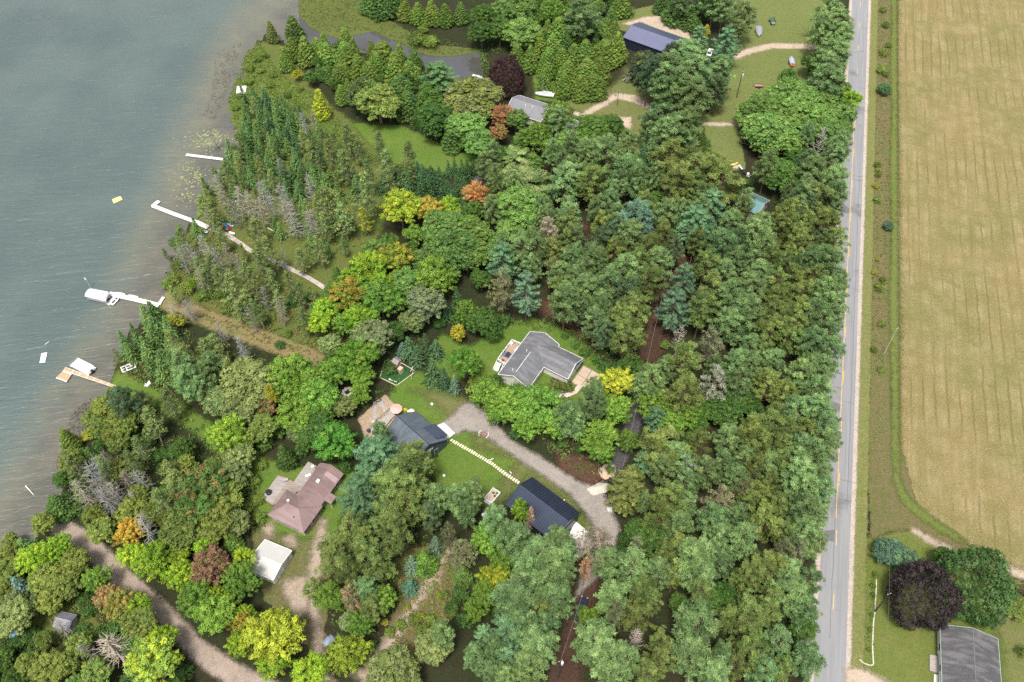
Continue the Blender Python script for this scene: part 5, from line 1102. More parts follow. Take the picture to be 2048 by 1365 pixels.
# brown-roofed house
bh = thing('house', 'long house with brown metal hip roof and weathered boards behind', 'house', -47.0, 94.6, 0, math.radians(63.3))
gable(bh, 12.6, 6.2, 2.8, 1.6, TAUPE, BROWN, seam=BROWN2, cap=BROWN2, over=.45, trim=BROWN2, x0=4.75, y0=-1.15, seam_gap=1.0)
gable(bh, 9.6, 7.0, 2.79, 1.78, TAUPE, BROWN, cap=BROWN2, over=.45, hip=(3.4, 3.1), rz=math.pi / 2, x0=-1.5, y0=0, wallname='wing_wall', trim=BROWN2)
B().slab([(3.5, -4.1, 2.8), (5.7, -4.1, 2.8), (5.7, -6.0, 2.45), (3.5, -6.0, 2.45)][::-1], .14).build('porch_roof', BROWN, bh)
for x in (3.7, 5.5): B().box(x, -5.8, 0, .14, .14, 2.4).build('porch_post', WHITE, bh)
B().box(6.2, -1.15, 4.0, .75, .75, .8).build('chimney', WHITE, bh); B().box(-.8, 1.9, 3.9, .5, .5, .9).build('chimney', WHITE, bh)
B().tube((-3.3, -1.2, 3.4), (-3.3, -1.2, 4.1), .12).build('vent_pipe', DARK, bh)
B().slab([(8.2, -1.35, 4.34), (9.4, -1.35, 4.34), (9.4, -4.1, 2.92), (8.2, -4.1, 2.92)][::-1], .02).build('roof_patch', M('pink_patch', (.36, .25, .25), .5), bh)
for x in (-3.4, -.6, 1.6, 6.6, 8.0, 9.6):
    w_ = opening(bh, x, -3.84 if x > 2 else -4.42, .95, 1.0, 1.15, 0)
    for s_ in (-.72, .72): B().box(x + s_, -3.88 if x > 2 else -4.46, .95, .34, .06, 1.3).build('shutter', DARK, bh)
for y in (-1.9, .3, 2.2):
    opening(bh, -4.58, y, .95, .9, 1.15, -math.pi / 2)
    for s_ in (-.66, .66): B().box(-4.62, y + s_, .95, .06, .3, 1.3).build('shutter', DARK, bh)
bd = thing('timber_deck', 'large weathered grey deck behind the brown-roofed house', 'deck')
P_ = px('524,998 556,953 572,957 588,966 598,951 617,925 634,934 610,980 585,990 560,1008 545,1012')
B().prism(P_, .25, .4).build('deck_base', WOOD, bd)
def boards(root, q, n, z, mat, name='board', gap=.05, th=.05):
    a, b__, c_, d_ = [Vector(p) for p in q]
    for i in range(n):
        t0, t1 = i / n, (i + 1 - gap * 4) / n
        B().prism([tuple(a.lerp(d_, t0)), tuple(b__.lerp(c_, t0)), tuple(b__.lerp(c_, t1)), tuple(a.lerp(d_, t1))], z, z + th).build(name, mat, root)
boards(bd, px('525,998 557,954 577,964 545,1010'), 12, .4, WOODG)
boards(bd, px('588,967 616,927 634,935 606,978'), 12, .4, WOODG)
tub = thing('hot_tub', 'round black tub at the outer corner of the weathered deck', 'tub', *G(538, 987, .4), .44); B().tube((0, 0, 0), (0, 0, .7), .62, .66, 12).build('shell', DARK, tub); B().tube((0, 0, .7), (0, 0, .75), .68, .60, 12).build('lid', M('black_vinyl', (.02, .02, .024), .4), tub)
for x, y, lab, w in ((617, 953, 'white panel leaning on the house wall at the weathered deck', 1.3), (572, 962, 'grey bench on the weathered deck', 1.1), (626, 935, 'white grill at the far end of the weathered deck', .7)):
    t_ = thing('deck_box', lab, 'furniture', *G(x, y, .5), .45, .5); B().box(0, 0, .1, w, .6, .45).build('body', WHITE if 'white' in lab else WOODG, t_)
    for s_ in (-.4, .4): B().box(s_ * w * .8, 0, 0, .08, .5, .1).build('leg', DARK, t_)
tr = thing('landscape_edging', 'row of brown bed boards along the brown-roofed house', 'edging'); P_ = px('617,1070 646,1027 638,1024 610,1066')
B().prism(P_, .0, .1).build('bed', M('mulch', (.14, .075, .05), .9), tr)
# white shed, small shed, farmhouse and the others
ws = thing('shed', 'white metal shed with low gable roof below the brown-roofed house', 'shed', -51.42, 81.80, 0, math.radians(-22.7))
gable(ws, 6.7, 7.2, 2.6, .85, WHITE, PALE, cap=PALE, trim=WHITE, over=.2)
opening(ws, 3.20, 1.2, 0, 2.5, 2.1, math.pi / 2, 'garage_door', WHITE, PALE)
B().box(3.24, -1.9, 0, .06, .9, 2.0).build('door', OFFW, ws)
ss = thing('shed', 'small grey metal shed among the lower left trees', 'shed', -90.65, 68.76, 0, math.radians(-11.7))
gable(ss, 3.5, 3.2, 2.0, .62, M('shed_wall', (.30, .27, .27), .7), GREYM, cap=PALE, trim=GREYM, over=.15, seam=GREYM, seam_gap=.45)
B().box(1.62, 0, 0, .06, 1.1, 1.7).build('door', M('shed_door', (.34, .30, .30), .7), ss)
fh = thing('farmhouse', 'dark grey shingle-roofed farmhouse at the lower right corner', 'house', 88.3, 55.1, 0, math.radians(74.5))
gable(fh, 23.0, 10.95, 2.9, 1.9, WHITE, SH_FARM, cap=SH_OLD, trim=M('seafoam_trim', (.26, .36, .34), .6), over=.4)
B().tube((1.5, -3.0, 3.7), (1.5, -3.0, 4.35), .11).build('roof_vent', WHITE, fh)
for x in (7.5, 3.2, -1.5): opening(fh, x, 5.1, .9, 1.3, 1.3, math.pi)
pz = thing('porch_deck', 'small weathered platform at the farmhouse side', 'deck'); boards(pz, px('1858,1311 1876,1314 1876,1348 1858,1343'), 7, .35, WOODG)
B().prism(px('1858,1311 1876,1314 1876,1348 1858,1343'), .1, .35).build('frame', WOOD, pz)
B().prism(px('1868,1349 1876,1350 1876,1420 1866,1420'), 0, .08).build('porch_walk', CONC, kind='structure')
rc = thing('garden_chair', 'red chair between platform and farmhouse wall', 'chair', *G(1881, 1336, .3), 0); B().box(0, 0, .35, .6, .6, .1).build('seat', M('red_plastic', (.35, .02, .05), .5), rc); B().box(.25, 0, .4, .1, .6, .6).build('backrest', MATS['red_plastic'], rc); B().box(0, 0, 0, .5, .5, .35).build('legs', DARK, rc)
ac = thing('propane_tank', 'rounded white tank against the farmhouse wall', 'tank', *G(1880, 1306, .4), 0); B().tube((-.45, 0, .5), (.45, 0, .5), .36, n=10).build('shell', WHITE, ac); B().box(-.3, 0, 0, .1, .5, .25).build('foot', DARK, ac); B().box(.3, 0, 0, .1, .5, .25).build('foot', DARK, ac)
lb = thing('long_barn', 'long navy metal barn with lavender-lit roof at the sandy apron', 'barn', 51.77, 278.17, 0, math.radians(-34.5))
lb['label'] = 'long navy metal barn beside the pale sandy apron at the top'
gable(lb, 22.4, 11.8, 4.0, 1.9, NAVY, M('lit_navy_metal', (.165, .175, .270), .42, metal=.35, var=.06, scale=.3), cap=NAVYB, trim=DARK, over=.2, seam=NAVYB, seam_gap=.8)  # navy roof paled: sky and sun glare on the near slope put into its colour
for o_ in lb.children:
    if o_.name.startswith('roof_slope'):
        if sum(v.co.y for v in o_.data.vertices) > 0: o_.data.materials[0] = NAVYB  # far slope of the same roof: its shade painted as a darker blue
opening(lb, -11.05, -1, 0, 3.6, 3.2, -math.pi / 2, 'garage_door', DARK, NAVYB)
chs = thing('house', 'grey-shingled creek house half hidden by trees', 'house', *G(1060, 216, 3), 0, math.radians(-28)); gable(chs, 13.0, 9.5, 2.8, 2.0, OFFW, SH_OLD, trim=WHITE, over=.35, cap=SH_OLD)
for x, y in ((-.8, -1.6), (1.4, -1.2)): B().tube((x, y, 3.8), (x, y, 4.9), .16).build('vent_pipe', WHITE, chs)
for x in (-4, 0, 4): opening(chs, x, -4.43, .9, 1.2, 1.2, 0)
cg = thing('garage', 'small grey-roofed garage right of the creek house', 'garage', *G(1156, 254, 2.6), 0, math.radians(-28)); gable(cg, 7.0, 6.0, 2.4, 1.2, OFFW, SH_OLD, trim=WHITE, over=.25, cap=SH_OLD); B().box(3.3, 0, 0, .08, 2.6, 2.1).build('garage_door', WHITE, cg)
ts = thing('shed', 'teal metal roofed shed among the pines', 'shed', *G(1506, 403, 3), 0, math.radians(-38)); gable(ts, 7.2, 7.6, 2.6, 1.5, TAUPE, TEAL, trim=TAUPE, cap=TEAL, over=.25, seam=TEAL); B().box(3.4, 0, 0, .08, 2.4, 2.1).build('garage_door', OFFW, ts)
bo = thing('boathouse', 'tiny pale teal boathouse on the creek bank', 'shed', *G(954, 161, 1.4), 0, math.radians(-8)); gable(bo, 3.4, 3.6, 1.5, .5, TAUPE, M('pale_teal_roof', (.30, .42, .40), .6), trim=WHITE, over=.2); B().box(0, -1.62, 0, .9, .06, 1.3).build('door', DARK, bo)
bdk = thing('creek_dock', 'short pale dock beside the boathouse', 'dock'); boards(bdk, px('944,154 946,151 964,155 962,158'), 6, .4, OFFW, 'plank'); 
for x, y in ((946, 153), (962, 156)): p = G(x, y); B().tube((*p, -.2), (*p, .42), .06).build('post', WOOD, bdk)

# ------------------------------------------------------------------ docks and boats
TAN = M('tan_decking', (.46, .285, .165), .7, var=.12, scale=1.0)
DOCKW = M('white_dock', (.72, .71, .69), .6, var=.06)
BOARD = M('boardwalk_plank', (.40, .35, .31), .9, var=.2, scale=.8)
ALU = M('aluminium', (.55, .56, .58), .35, metal=.6, var=.05)
def run(root, s, w, z, mat, name, step, gap=.04, th=.10, post=None, crooked=0.0):
    """deck sections along a centre line"""
    c = [Vector((*G(*map(float, q.split(',')), z), 0)) for q in s.split()]
    for a, b__ in zip(c, c[1:]):
        L = (b__ - a).length; n_ = max(1, round(L / step)); an = math.atan2((b__ - a).y, (b__ - a).x)
        for i in range(n_):
            p = a.lerp(b__, (i + .5) / n_)
            B().box(p.x, p.y, z - th, L / n_ - gap, w, th, an + random.uniform(-crooked, crooked)).build(name, mat, root)
            if post and i % post[0] == 0:
                d = Vector((-math.sin(an), math.cos(an), 0)) * (w / 2 + .03)
                for sg in (-1, 1): q = a.lerp(b__, i / n_) + d * sg; B().tube((q.x, q.y, -1.0), (q.x, q.y, z + post[1]), .05, n=5).build('post', post[2], root)
d1 = thing('dock', 'straight white dock reaching out from the upper tree shore', 'dock')
run(d1, '372,309.5 412,314.5 452,319.5 500,327', 1.0, .55, DOCKW, 'dock_section', 3.0, .05, .12, (2, .0, ALU))
d2 = thing('dock', 'L-shaped white dock with its short arm at the outer end', 'dock')
run(d2, '305,411.5 345,427 392,444', 1.25, .55, DOCKW, 'dock_section', 3.0, .05, .12, (2, .0, ALU))
run(d2, '305,412.5 318,402', 1.25, .553, DOCKW, 'dock_section', 2.4, .05, .12, (1, .0, ALU))
bw = thing('boardwalk', 'plank boardwalk winding from the L-shaped dock through the wet meadow', 'boardwalk')
run(bw, '392,444 416,455', 1.5, .5, DOCKW, 'plank', .55, .04, .08, None, .01)
run(bw, '420,457 452,469 478,485 500,501 530,515 570,533 612,553 640,570 662,586', 1.35, .42, BOARD, 'plank', .62, .05, .08, None, .025)
d3 = thing('dock', 'white dock with the canopied boat lift at its outer end', 'dock')
run(d3, '218,587 238,592 270,599 296,605 318,611', 1.35, .55, DOCKW, 'dock_section', 2.8, .05, .12, (1, .0, ALU))
run(d3, '317,610 327,594', .9, .50, OFFW, 'dock_section', 1.5, .08, .10, None, .08)
d4 = thing('dock', 'tan-decked dock with a wide square platform at its outer end', 'dock')
def panel_dock(corners, nx, ny, z, root):
    a, b__, c_, d_ = [Vector((*G(x, y, z), 0)) for x, y in corners]
    B().prism([tuple(q[:2]) for q in (a, b__, c_, d_)], z - .16, z - .03).build('dock_frame', WHITE, root)
    f = lambda u, v: tuple((a.lerp(b__, u)).lerp(d_.lerp(c_, u), v)[:2])
    for i in range(nx):
        for j in range(ny):
            e = .035 if nx > 2 else .04; e2 = .07 / max(1, ny) if ny > 1 else .09
            B().prism([f((i + e * 1.4) / nx, (j + e2) / ny), f((i + 1 - e * 1.4) / nx, (j + e2) / ny), f((i + 1 - e * 1.4) / nx, (j + 1 - e2) / ny), f((i + e * 1.4) / nx, (j + 1 - e2) / ny)], z - .03, z + .03).build('deck_panel', TAN, root)
panel_dock(((131, 734.5), (147, 740), (143, 747), (126.5, 741)), 1, 1, .6, d4)
panel_dock(((126, 742), (143.5, 748.5), (133, 764), (111, 756.5)), 4, 1, .6, d4)
panel_dock(((147.5, 740.2), (232.5, 771.5), (229, 775.5), (143.5, 747.2)), 6, 1, .6, d4)
for x, y in ((112, 757), (133, 764), (130, 735), (147, 747), (175, 757), (200, 765)): p = G(x, y, .5); B().tube((*p, -1), (*p, .62), .05, n=5).build('post', ALU, d4)
def raft(lab, corners, mat, z=.38, base=None):
    q = [G(x, y, z) for x, y in corners]; t = thing('swim_raft', lab, 'raft')
    cx = sum(p[0] for p in q) / 4; cy = sum(p[1] for p in q) / 4
    k = lambda f: [(cx + (p[0] - cx) * f, cy + (p[1] - cy) * f) for p in q]
    B().prism(k(.92), -.05, z - .1).build('float', base or mat, t); B().prism(k(1.0), z - .1, z).build('deck', mat, t)
    for p in k(.9)[:2]: B().tube((*p, z), (*p, z + .12), .05, n=5).build('cleat', ALU, t)
raft('pale yellow swim raft floating off the L-shaped dock', ((224, 399), (241, 392.5), (245, 399), (227, 407)), M('pale_yellow', (.72, .60, .24), .5, var=.05))
raft('white and pale blue swim raft floating off the tan dock', ((83, 707), (94.5, 705), (90, 725), (79, 726)), M('pale_blue_white', (.70, .78, .82), .5, var=.03), .30, M('light_blue', (.25, .45, .62), .5))
raft('white square platform at the bright meadow shore', ((474, 173), (493, 172), (491, 188), (472, 187.5)), WHITE, .5)
pl_ = thing('floating_pole', 'thin white pole floating beyond the blue-white raft', 'pole', 0, 0, 0); p, q = G(90, 690), G(98, 685); B().tube((*p, .12), (*q, .16), .07, n=6).build('shaft', WHITE, pl_); B().dome(*q, .1, .12, .12, .12, 6, 2).build('knob', ALU, pl_)

def lift():
    t = thing('boat_lift', 'white fabric-canopied boat lift at the end of its dock', 'boat lift')
    a, b__, c_, d_ = [Vector((*G(x, y, 2.4), 0)) for x, y in ((168, 590), (179, 576), (218, 583), (210, 600))]
    secs = []
    for u in (0, .06, .5, .94, 1):
        e0, e1 = a.lerp(d_, u), b__.lerp(c_, u); dz = -.35 if u in (0, 1) else 0
        secs.append([(*e0[:2], 1.75), (*e0.lerp(e1, .03)[:2], 2.3 + dz), (*e0.lerp(e1, .28)[:2], 2.75 + dz), (*e0.lerp(e1, .72)[:2], 2.75 + dz), (*e0.lerp(e1, .97)[:2], 2.3 + dz), (*e1[:2], 1.75)])
    B().hull(secs).build('canopy', M('canopy_white', (.82, .82, .84), .7, var=.02), t, smooth=False)
    for u in (.1, .5, .9):
        for v in (.02, .98): p = a.lerp(d_, u).lerp(b__.lerp(c_, u), v); B().tube((*p[:2], -1.2), (*p[:2], 1.9), .06, n=5).build('lift_post', ALU, t)
    for v in (.12, .88): p, q = a.lerp(b__, v), d_.lerp(c_, v); B().tube((*p[:2], .6), (*q[:2], .6), .08, n=5).build('cradle_beam', ALU, t)
    m = a.lerp(c_, .5); ax = (d_ - a).normalized(); an = math.atan2(ax.y, ax.x)
    s = thing('pontoon_boat', 'boat mostly hidden under the white lift canopy', 'boat', m.x, m.y, .75, an)
    for y in (-.85, .85): B().tube((-2.8, y, .0), (2.8, y, .0), .28, n=8).build('pontoon', ALU, s)
    B().box(0, 0, .3, 5.8, 2.3, .08).build('deck', M('boat_deck', (.30, .28, .26), .8), s)
    for y in (-1.12, 1.12): B().box(0, y, .38, 5.2, .05, .6).build('rail_panel', WHITE, s)
    B().box(-2.2, 0, .38, .9, 1.8, .45).build('seat', OFFW, s); B().box(1.2, -.6, .38, .7, .5, .8).build('console', OFFW, s)
    fp = thing('flag_pole', 'small flagpole with pale flag at the boat lift end', 'flagpole', *G(179, 572, 1), 0); B().tube((0, 0, -1), (0, 0, 4.2), .035, n=5).build('pole', WHITE, fp); B().box(-.15, 0, 3.4, .5, .03, .7).build('flag', M('flag_cloth', (.60, .70, .80), .8), fp)
lift()
def jetski(x, y, rz, lab, mat):
    t = thing('jet_ski', lab, 'jet ski', *G(x, y, .4), .25, rz, 'jet skis at the boat lift dock')
    secs = []
    for u, w, z0, z1 in ((-1.4, .5, 0, .35), (-.6, .55, -.05, .42), (.4, .52, -.05, .55), (1.1, .32, .05, .55), (1.5, .05, .3, .45)):
        secs.append([(u, -w, z1 * .7), (u, -w * .5, z0), (u, w * .5, z0), (u, w, z1 * .7), (u, w * .4, z1), (u, -w * .4, z1)])
    B().hull(secs).build('hull', mat, t); B().box(-.5, 0, .40, 1.2, .38, .22).build('seat', DARK, t); B().tube((.35, -.4, .75), (.35, .4, .75), .04, n=5).build('handlebar', DARK, t)
    B().box(.6, 0, .48, .5, .4, .22, ry=-.4).build('cowl', DARK, t); return t
jetski(231, 603, math.radians(62), 'white and dark jet ski moored under the boat lift dock', WHITE)
jp = thing('jet_ski_dock', 'white drive-on float beside the jet ski', 'float', *G(223, 601, .3), 0, math.radians(62)); B().box(0, 0, -.05, 3.0, 1.3, .3).build('float', WHITE, jp); B().box(.2, .35, .25, 2.4, .12, .08).build('runner', ALU, jp); B().box(.2, -.35, .25, 2.4, .12, .08).build('runner', ALU, jp)
def board(x, y, L, W, rz, z, mat, lab, name='paddle_board', cat='paddle board', grp=None, kayak=False, tilt=0.0):
    t = thing(name, lab, cat, *G(x, y, z), z, rz, grp); t.rotation_euler = (tilt, 0, rz); secs = []
    for i in range(9):
        u = -1 + i / 4; w = W / 2 * math.sqrt(max(0, 1 - abs(u) ** 2.4)) + .02; zz = .12 * abs(u) ** 3
        secs.append([(u * L / 2, -w, zz + .10), (u * L / 2, -w * .6, zz), (u * L / 2, w * .6, zz), (u * L / 2, w, zz + .10), (u * L / 2, w * .5, zz + (.22 if kayak else .14)), (u * L / 2, -w * .5, zz + (.22 if kayak else .14))])
    B().hull(secs).build('hull', mat, t)
    if kayak: B().box(0, 0, .18, L * .26, W * .5, .06).build('cockpit', DARK, t)
    else: B().box(-.15 * L, 0, .135, L * .3, W * .55, .02).build('grip_pad', OFFW, t)
    return t
board(240.5, 588.5, 3.2, .85, math.radians(-14), .15, WHITE, 'white board afloat beside the boat lift dock, nearer the lift')
board(267, 594, 3.2, .85, math.radians(-17), .15, WHITE, 'white board afloat beside the boat lift dock, nearer the shore')
CY, RED = M('cyan_plastic', (.10, .42, .62), .4, var=.06), M('red_plastic2', (.52, .02, .03), .4, var=.06)
board(452, 449, 3.0, .75, math.radians(-8), .5, CY, 'turquoise board lying across the red kayaks by the boardwalk', 'kayak', 'kayak', 'boats and boards piled by the boardwalk', True, .3)
board(453, 456, 2.6, .7, math.radians(-70), .45, CY, 'turquoise kayak standing steeply between the two red ones', 'kayak', 'kayak', 'boats and boards piled by the boardwalk', True, .2)
board(447, 455, 1.9, .9, math.radians(75), .35, RED, 'red tub-like kayak left of the turquoise one', 'kayak', 'kayak', 'boats and boards piled by the boardwalk', True, .2)
board(458, 458, 2.1, .95, math.radians(80), .35, RED, 'red tub-like kayak right of the turquoise one', 'kayak', 'kayak', 'boats and boards piled by the boardwalk', True, .2)
board(463, 452, 1.7, .5, math.radians(-20), .4, M('pale_cyan', (.35, .60, .72), .4), 'short pale blue board at the right of the pile', 'kayak', 'kayak', 'boats and boards piled by the boardwalk', True)
board(464, 467, 2.2, .8, math.radians(-24), .35, WHITE, 'white board lying beside the boardwalk below the kayak pile')
board(412, 464, 1.5, .9, math.radians(-30), .3, M('aqua_white', (.45, .62, .68), .5), 'small aqua and white boat among the shore trees', 'kayak', 'kayak', None, True)

def pontoon():
    a, c_ = Vector((*G(146, 722.5, 1.1), 0)), Vector((*G(184, 742, 1.1), 0)); ax = (c_ - a).normalized(); m = a.lerp(c_, .5)
    t = thing('pontoon_boat', 'white-covered pontoon boat moored along the tan dock', 'boat', m.x, m.y, .35, math.atan2(ax.y, ax.x))
    for y in (-.9, .9): B().tube((-3.1, y, 0), (3.0, y, 0), .34, n=8).build('pontoon', ALU, t)
    B().box(0, 0, .32, 6.4, 2.7, .1).build('deck', WHITE, t)
    secs = []
    for u, w, h in ((-3.0, 1.15, .55), (-2.6, 1.35, .95), (-1, 1.38, 1.12), (1, 1.38, 1.15), (2.4, 1.36, 1.0), (2.7, 1.3, .6)):
        secs.append([(u, -w, .45), (u, -w * .98, h * .8), (u, -w * .5, h), (u, w * .5, h), (u, w * .98, h * .8), (u, w, .45)])
    B().hull(secs).build('cover', M('cover_white', (.78, .78, .79), .75, var=.03), t)
    for y in (-1.3, 1.3): B().tube((-3.2, y, 1.0), (2.9, y, 1.0), .03, n=4).build('rail', ALU, t)
    B().tube((-3.2, -1.3, 1.0), (-3.2, 1.3, 1.0), .03, n=4).build('rail', ALU, t); B().box(3.2, 0, -.1, .5, .5, 1.1).build('outboard_motor', DARK, t)
    B().box(2.95, 0, .42, .5, 2.3, .08).build('stern_platform', ALU, t)
pontoon()
fr = thing('grounded_dock', 'white lattice dock frame lying on the grass by the tan dock', 'dock part', *G(257, 736), .1, math.radians(32))
for x in (-1.6, -.5, .6, 1.6): B().box(x, 0, 0, .3, 1.9, .12).build('cross_bar', WHITE, fr)
for y in (-.9, 0, .9): B().box(0, y, .003, 3.5, .25, .13).build('side_bar', WHITE, fr)
for x, y in ((-1.05, .45), (.05, -.45)): B().box(x, y, .02, .8, .6, .1).build('panel', DARK, fr)
pile = thing('dock_parts', 'small heap of white dock parts on the lake grass', 'heap', *G(298, 769), 0, .5)
for i in range(7): B().box(random.uniform(-.7, .7), random.uniform(-.5, .5), .05 * i, random.uniform(.7, 1.4), .3, .08, random.uniform(0, 3)).build('board', WHITE, pile)
def tyre(x, y, z, r=.32, w=.22): return B().tube((x, y - w / 2, z), (x, y + w / 2, z), r, n=10)
RUB = M('rubber', (.025, .025, .027), .9)
def hull_boat(root, L, W, h, mat, z=.5, flare=.8):
    secs = []
    for u, w in ((-.5, .92), (-.2, 1), (.15, .95), (.36, .62), (.5, .04)):
        k = W / 2 * w; secs.append([(u * L, -k, z + h), (u * L, -k * flare, z + .15), (u * L, 0, z), (u * L, k * flare, z + .15), (u * L, k, z + h)])
    return B().hull(secs).build('hull', mat, root)
def trailer(x, y, rz, lab, L=4.6, W=1.7, name='boat_trailer', grp=None):
    t = thing(name, lab, 'trailer', *G(x, y), 0, rz, grp)
    for s_ in (-1, 1):
        B().tube((-L / 2, s_ * W * .42, .45), (L * .2, s_ * W * .42, .45), .07, n=4).build('side_rail', ALU, t); B().tube((L * .2, s_ * W * .42, .45), (L / 2, 0, .45), .07, n=4).build('draw_bar', ALU, t)
        tyre(-L * .15, s_ * W * .56, .32).build('wheel', RUB, t)
    for u in (-.45, -.12, .18): B().tube((u * L, -W * .42, .5), (u * L, W * .42, .5), .05, n=4).build('cross_member', ALU, t)
    return t
def covered(x, y, rz, lab, cover, hull, L=5.2, W=2.0, motor=None, grp=None, extra=None):
    trl = trailer(x, y, rz, 'trailer under the ' + lab, L, W); t = thing('boat', lab, 'boat', *G(x, y), .1, rz)
    hull_boat(t, L, W, .75, hull); secs = []
    for u, w, hh in ((-.5, .9, .25), (-.2, .98, .45), (.1, .95, .5), (.33, .62, .35), (.49, .05, .1)):
        k = W / 2 * w; secs.append([(u * L, -k, 1.26), (u * L, -k * .5, 1.27 + hh * .8), (u * L, 0, 1.27 + hh), (u * L, k * .5, 1.27 + hh * .8), (u * L, k, 1.26)])
    B().hull(secs).build('cover', cover, t)
    if motor: B().box(-L * .5 - .35, 0, .7, .7, .55, 1.0).build('outboard_motor', motor, t); B().box(-L * .5 - .15, 0, .5, .4, W * .7, .5).build('transom', motor, t)
    return t
covered(1517, 68, math.radians(-98), 'boat under a purple-grey cover on the north lawn', M('grey_cover', (.26, .25, .30), .8), WHITE, 5.6, 2.2)
covered(1582, 127, math.radians(86), 'boat under a blue-grey cover with an orange stern on the north lawn', M('bluegrey_cover', (.30, .36, .46), .7), M('hull_grey', (.25, .27, .30), .5), 4.6, 1.9, M('orange_motor', (.62, .20, .11), .5))
gb = thing('open_boat', 'open green flat boat on its trailer on the north lawn', 'boat', *G(1544, 46), .1, math.radians(-92)); trailer(1544, 46, math.radians(-92), 'trailer under the open green boat', 5.0, 1.9)
GRN = M('boat_green', (.050, .105, .060), .6)
B().box(-.3, 0, .55, 4.2, 1.8, .12).build('hull_floor', GRN, gb)
for s_ in (-.88, .88): B().box(-.3, s_, .67, 4.2, .10, .45).build('hull_side', GRN, gb); B().box(-1.2, s_ * 1.12, .6, 1.1, .18, .25).build('fender', ALU, gb)
for x in (-2.0, -.6, .9): B().box(x, 0, .75, .4, 1.7, .12).build('thwart', M('boat_green2', (.10, .16, .09), .6), gb)
B().box(1.95, 0, .67, .5, 1.3, .35).build('bow', ALU, gb)
rt = thing('utility_trailer', 'small rusty utility trailer on the north lawn', 'trailer', *G(1517, 175), 0, math.radians(-4)); RUST = M('rust', (.20, .10, .075), .8)
B().box(0, 0, .5, 2.6, 1.4, .1).build('bed', M('pinkish_board', (.33, .24, .22), .8), rt)
for y in (-.7, .7): B().box(0, y, .6, 2.6, .07, .35).build('side_board', RUST, rt); tyre(0, y * 1.2, .3, .3).build('wheel', RUB, rt)
B().box(1.3, 0, .6, .07, 1.4, .35).build('tail_board', RUST, rt); B().tube((-1.3, 0, .5), (-2.4, 0, .45), .05, n=4).build('draw_bar', RUST, rt)
trailer(1494, 288, math.radians(167), 'white empty boat trailer beside the round leafy grove', 5.4, 1.8)
t_ = trailer(1257, 157, math.radians(57), 'long empty flatbed trailer on the worn yard', 6.2, 2.0, 'flatbed_trailer')
for y in (-.55, 0, .55): B().box(-.6, y, .55, 4.8, .32, .08).build('runner_board', DARK if y == 0 else ALU, t_)
def sailboat():
    t = thing('sailboat', 'white sailboat with bare mast parked by the cedars', 'boat', *G(1089, 191, .6), .3, math.radians(168))
    hull_boat(t, 6.4, 2.0, .75, WHITE, .2); B().box(-.2, 0, .95, 2.2, 1.1, .35).build('cabin', M('cabin_grey', (.45, .50, .50), .5), t); B().box(-2.0, 0, .95, 1.6, 1.3, .06).build('cockpit', OFFW, t)
    B().tube((.6, 0, 1.0), (.6, 0, 8.4), .06, .04, n=6).build('mast', ALU, t); B().tube((.6, 0, 1.9), (-2.4, 0, 1.8), .05, n=5).build('boom', ALU, t)
    for x in (3.1, -3.1): B().tube((.6, 0, 8.2), (x, 0, .95), .018, n=3, caps=False).build('stay', ALU, t)
    for s_ in (-.4, .4): B().box(s_ * 3, 0, -.3, .2, 1.2, .6).build('stand', WOOD, t)
    b_ = thing('utility_trailer', 'pale grey box trailer behind the sailboat', 'trailer', *G(1088, 178, .6), 0, math.radians(-20)); B().box(0, 0, .5, 2.6, 2.2, .55).build('box', M('pale_grey', (.52, .52, .54), .6), b_)
    for y in (-1.2, 1.2): tyre(0, y, .3, .3).build('wheel', RUB, b_)
sailboat()
board(1468.5, 329, 3.0, .75, math.radians(28), .5, M('kayak_yellow', (.68, .42, .02), .4, var=.05), 'yellow kayak leaning beside the junk heap', 'kayak', 'kayak', None, False, .15)
for x, y, rz, lab, mt in ((1480, 339, 1.9, 'white and black snowmobile in the junk row, nearer the yellow kayak', WHITE), (1491, 350, -.6, 'cream and dark snowmobile in the junk row, farther from the yellow kayak', OFFW)):
    t = thing('snowmobile', lab, 'snowmobile', *G(x, y), .1, rz, 'old snowmobiles by the teal-roofed shed')
    B().box(-.4, 0, .25, 1.7, .5, .35).build('tunnel', DARK, t); B().box(.8, 0, .3, .9, .8, .5, ry=.2).build('cowl', mt, t); B().box(-.5, 0, .6, 1.1, .4, .2).build('seat', mt if mt is WHITE else DARK, t)
    for s_ in (-.45, .45): B().box(1.0, s_, 0, 1.1, .14, .08).build('ski', WHITE, t)
    B().box(1.25, 0, .7, .08, .6, .45, ry=-.5).build('windscreen', GLASS, t)
jk = thing('junk_board', 'pale bundle of boards beside the yellow kayak', 'boards', *G(1471, 335), .05, 1.1)
for i in range(5): B().box(random.uniform(-.3, .3), (i - 2) * .22, .05 * (i % 2), 1.8, .2, .08, random.uniform(-.2, .2)).build('board', M('tan_board', (.45, .37, .28), .8), jk)
wp_ = thing('lumber_heap', 'heap of reddish boards and a white box at the wood edge', 'heap', *G(1361, 44), 0, -.4)
for i in range(12): B().box(random.uniform(-.8, 1.6), random.uniform(-1.2, 1.2), .06 * i, random.uniform(1.5, 3.2), .22, .08, random.uniform(-.5, .5)).build('board', RUST if i % 3 else OFFW, wp_)
B().box(-2.0, .8, 0, 1.0, 1.6, 1.0, .3).build('box', WHITE, wp_); B().box(-1.0, 1.6, .2, 1.4, 1.2, .8, .3).build('crate', DARK, wp_)
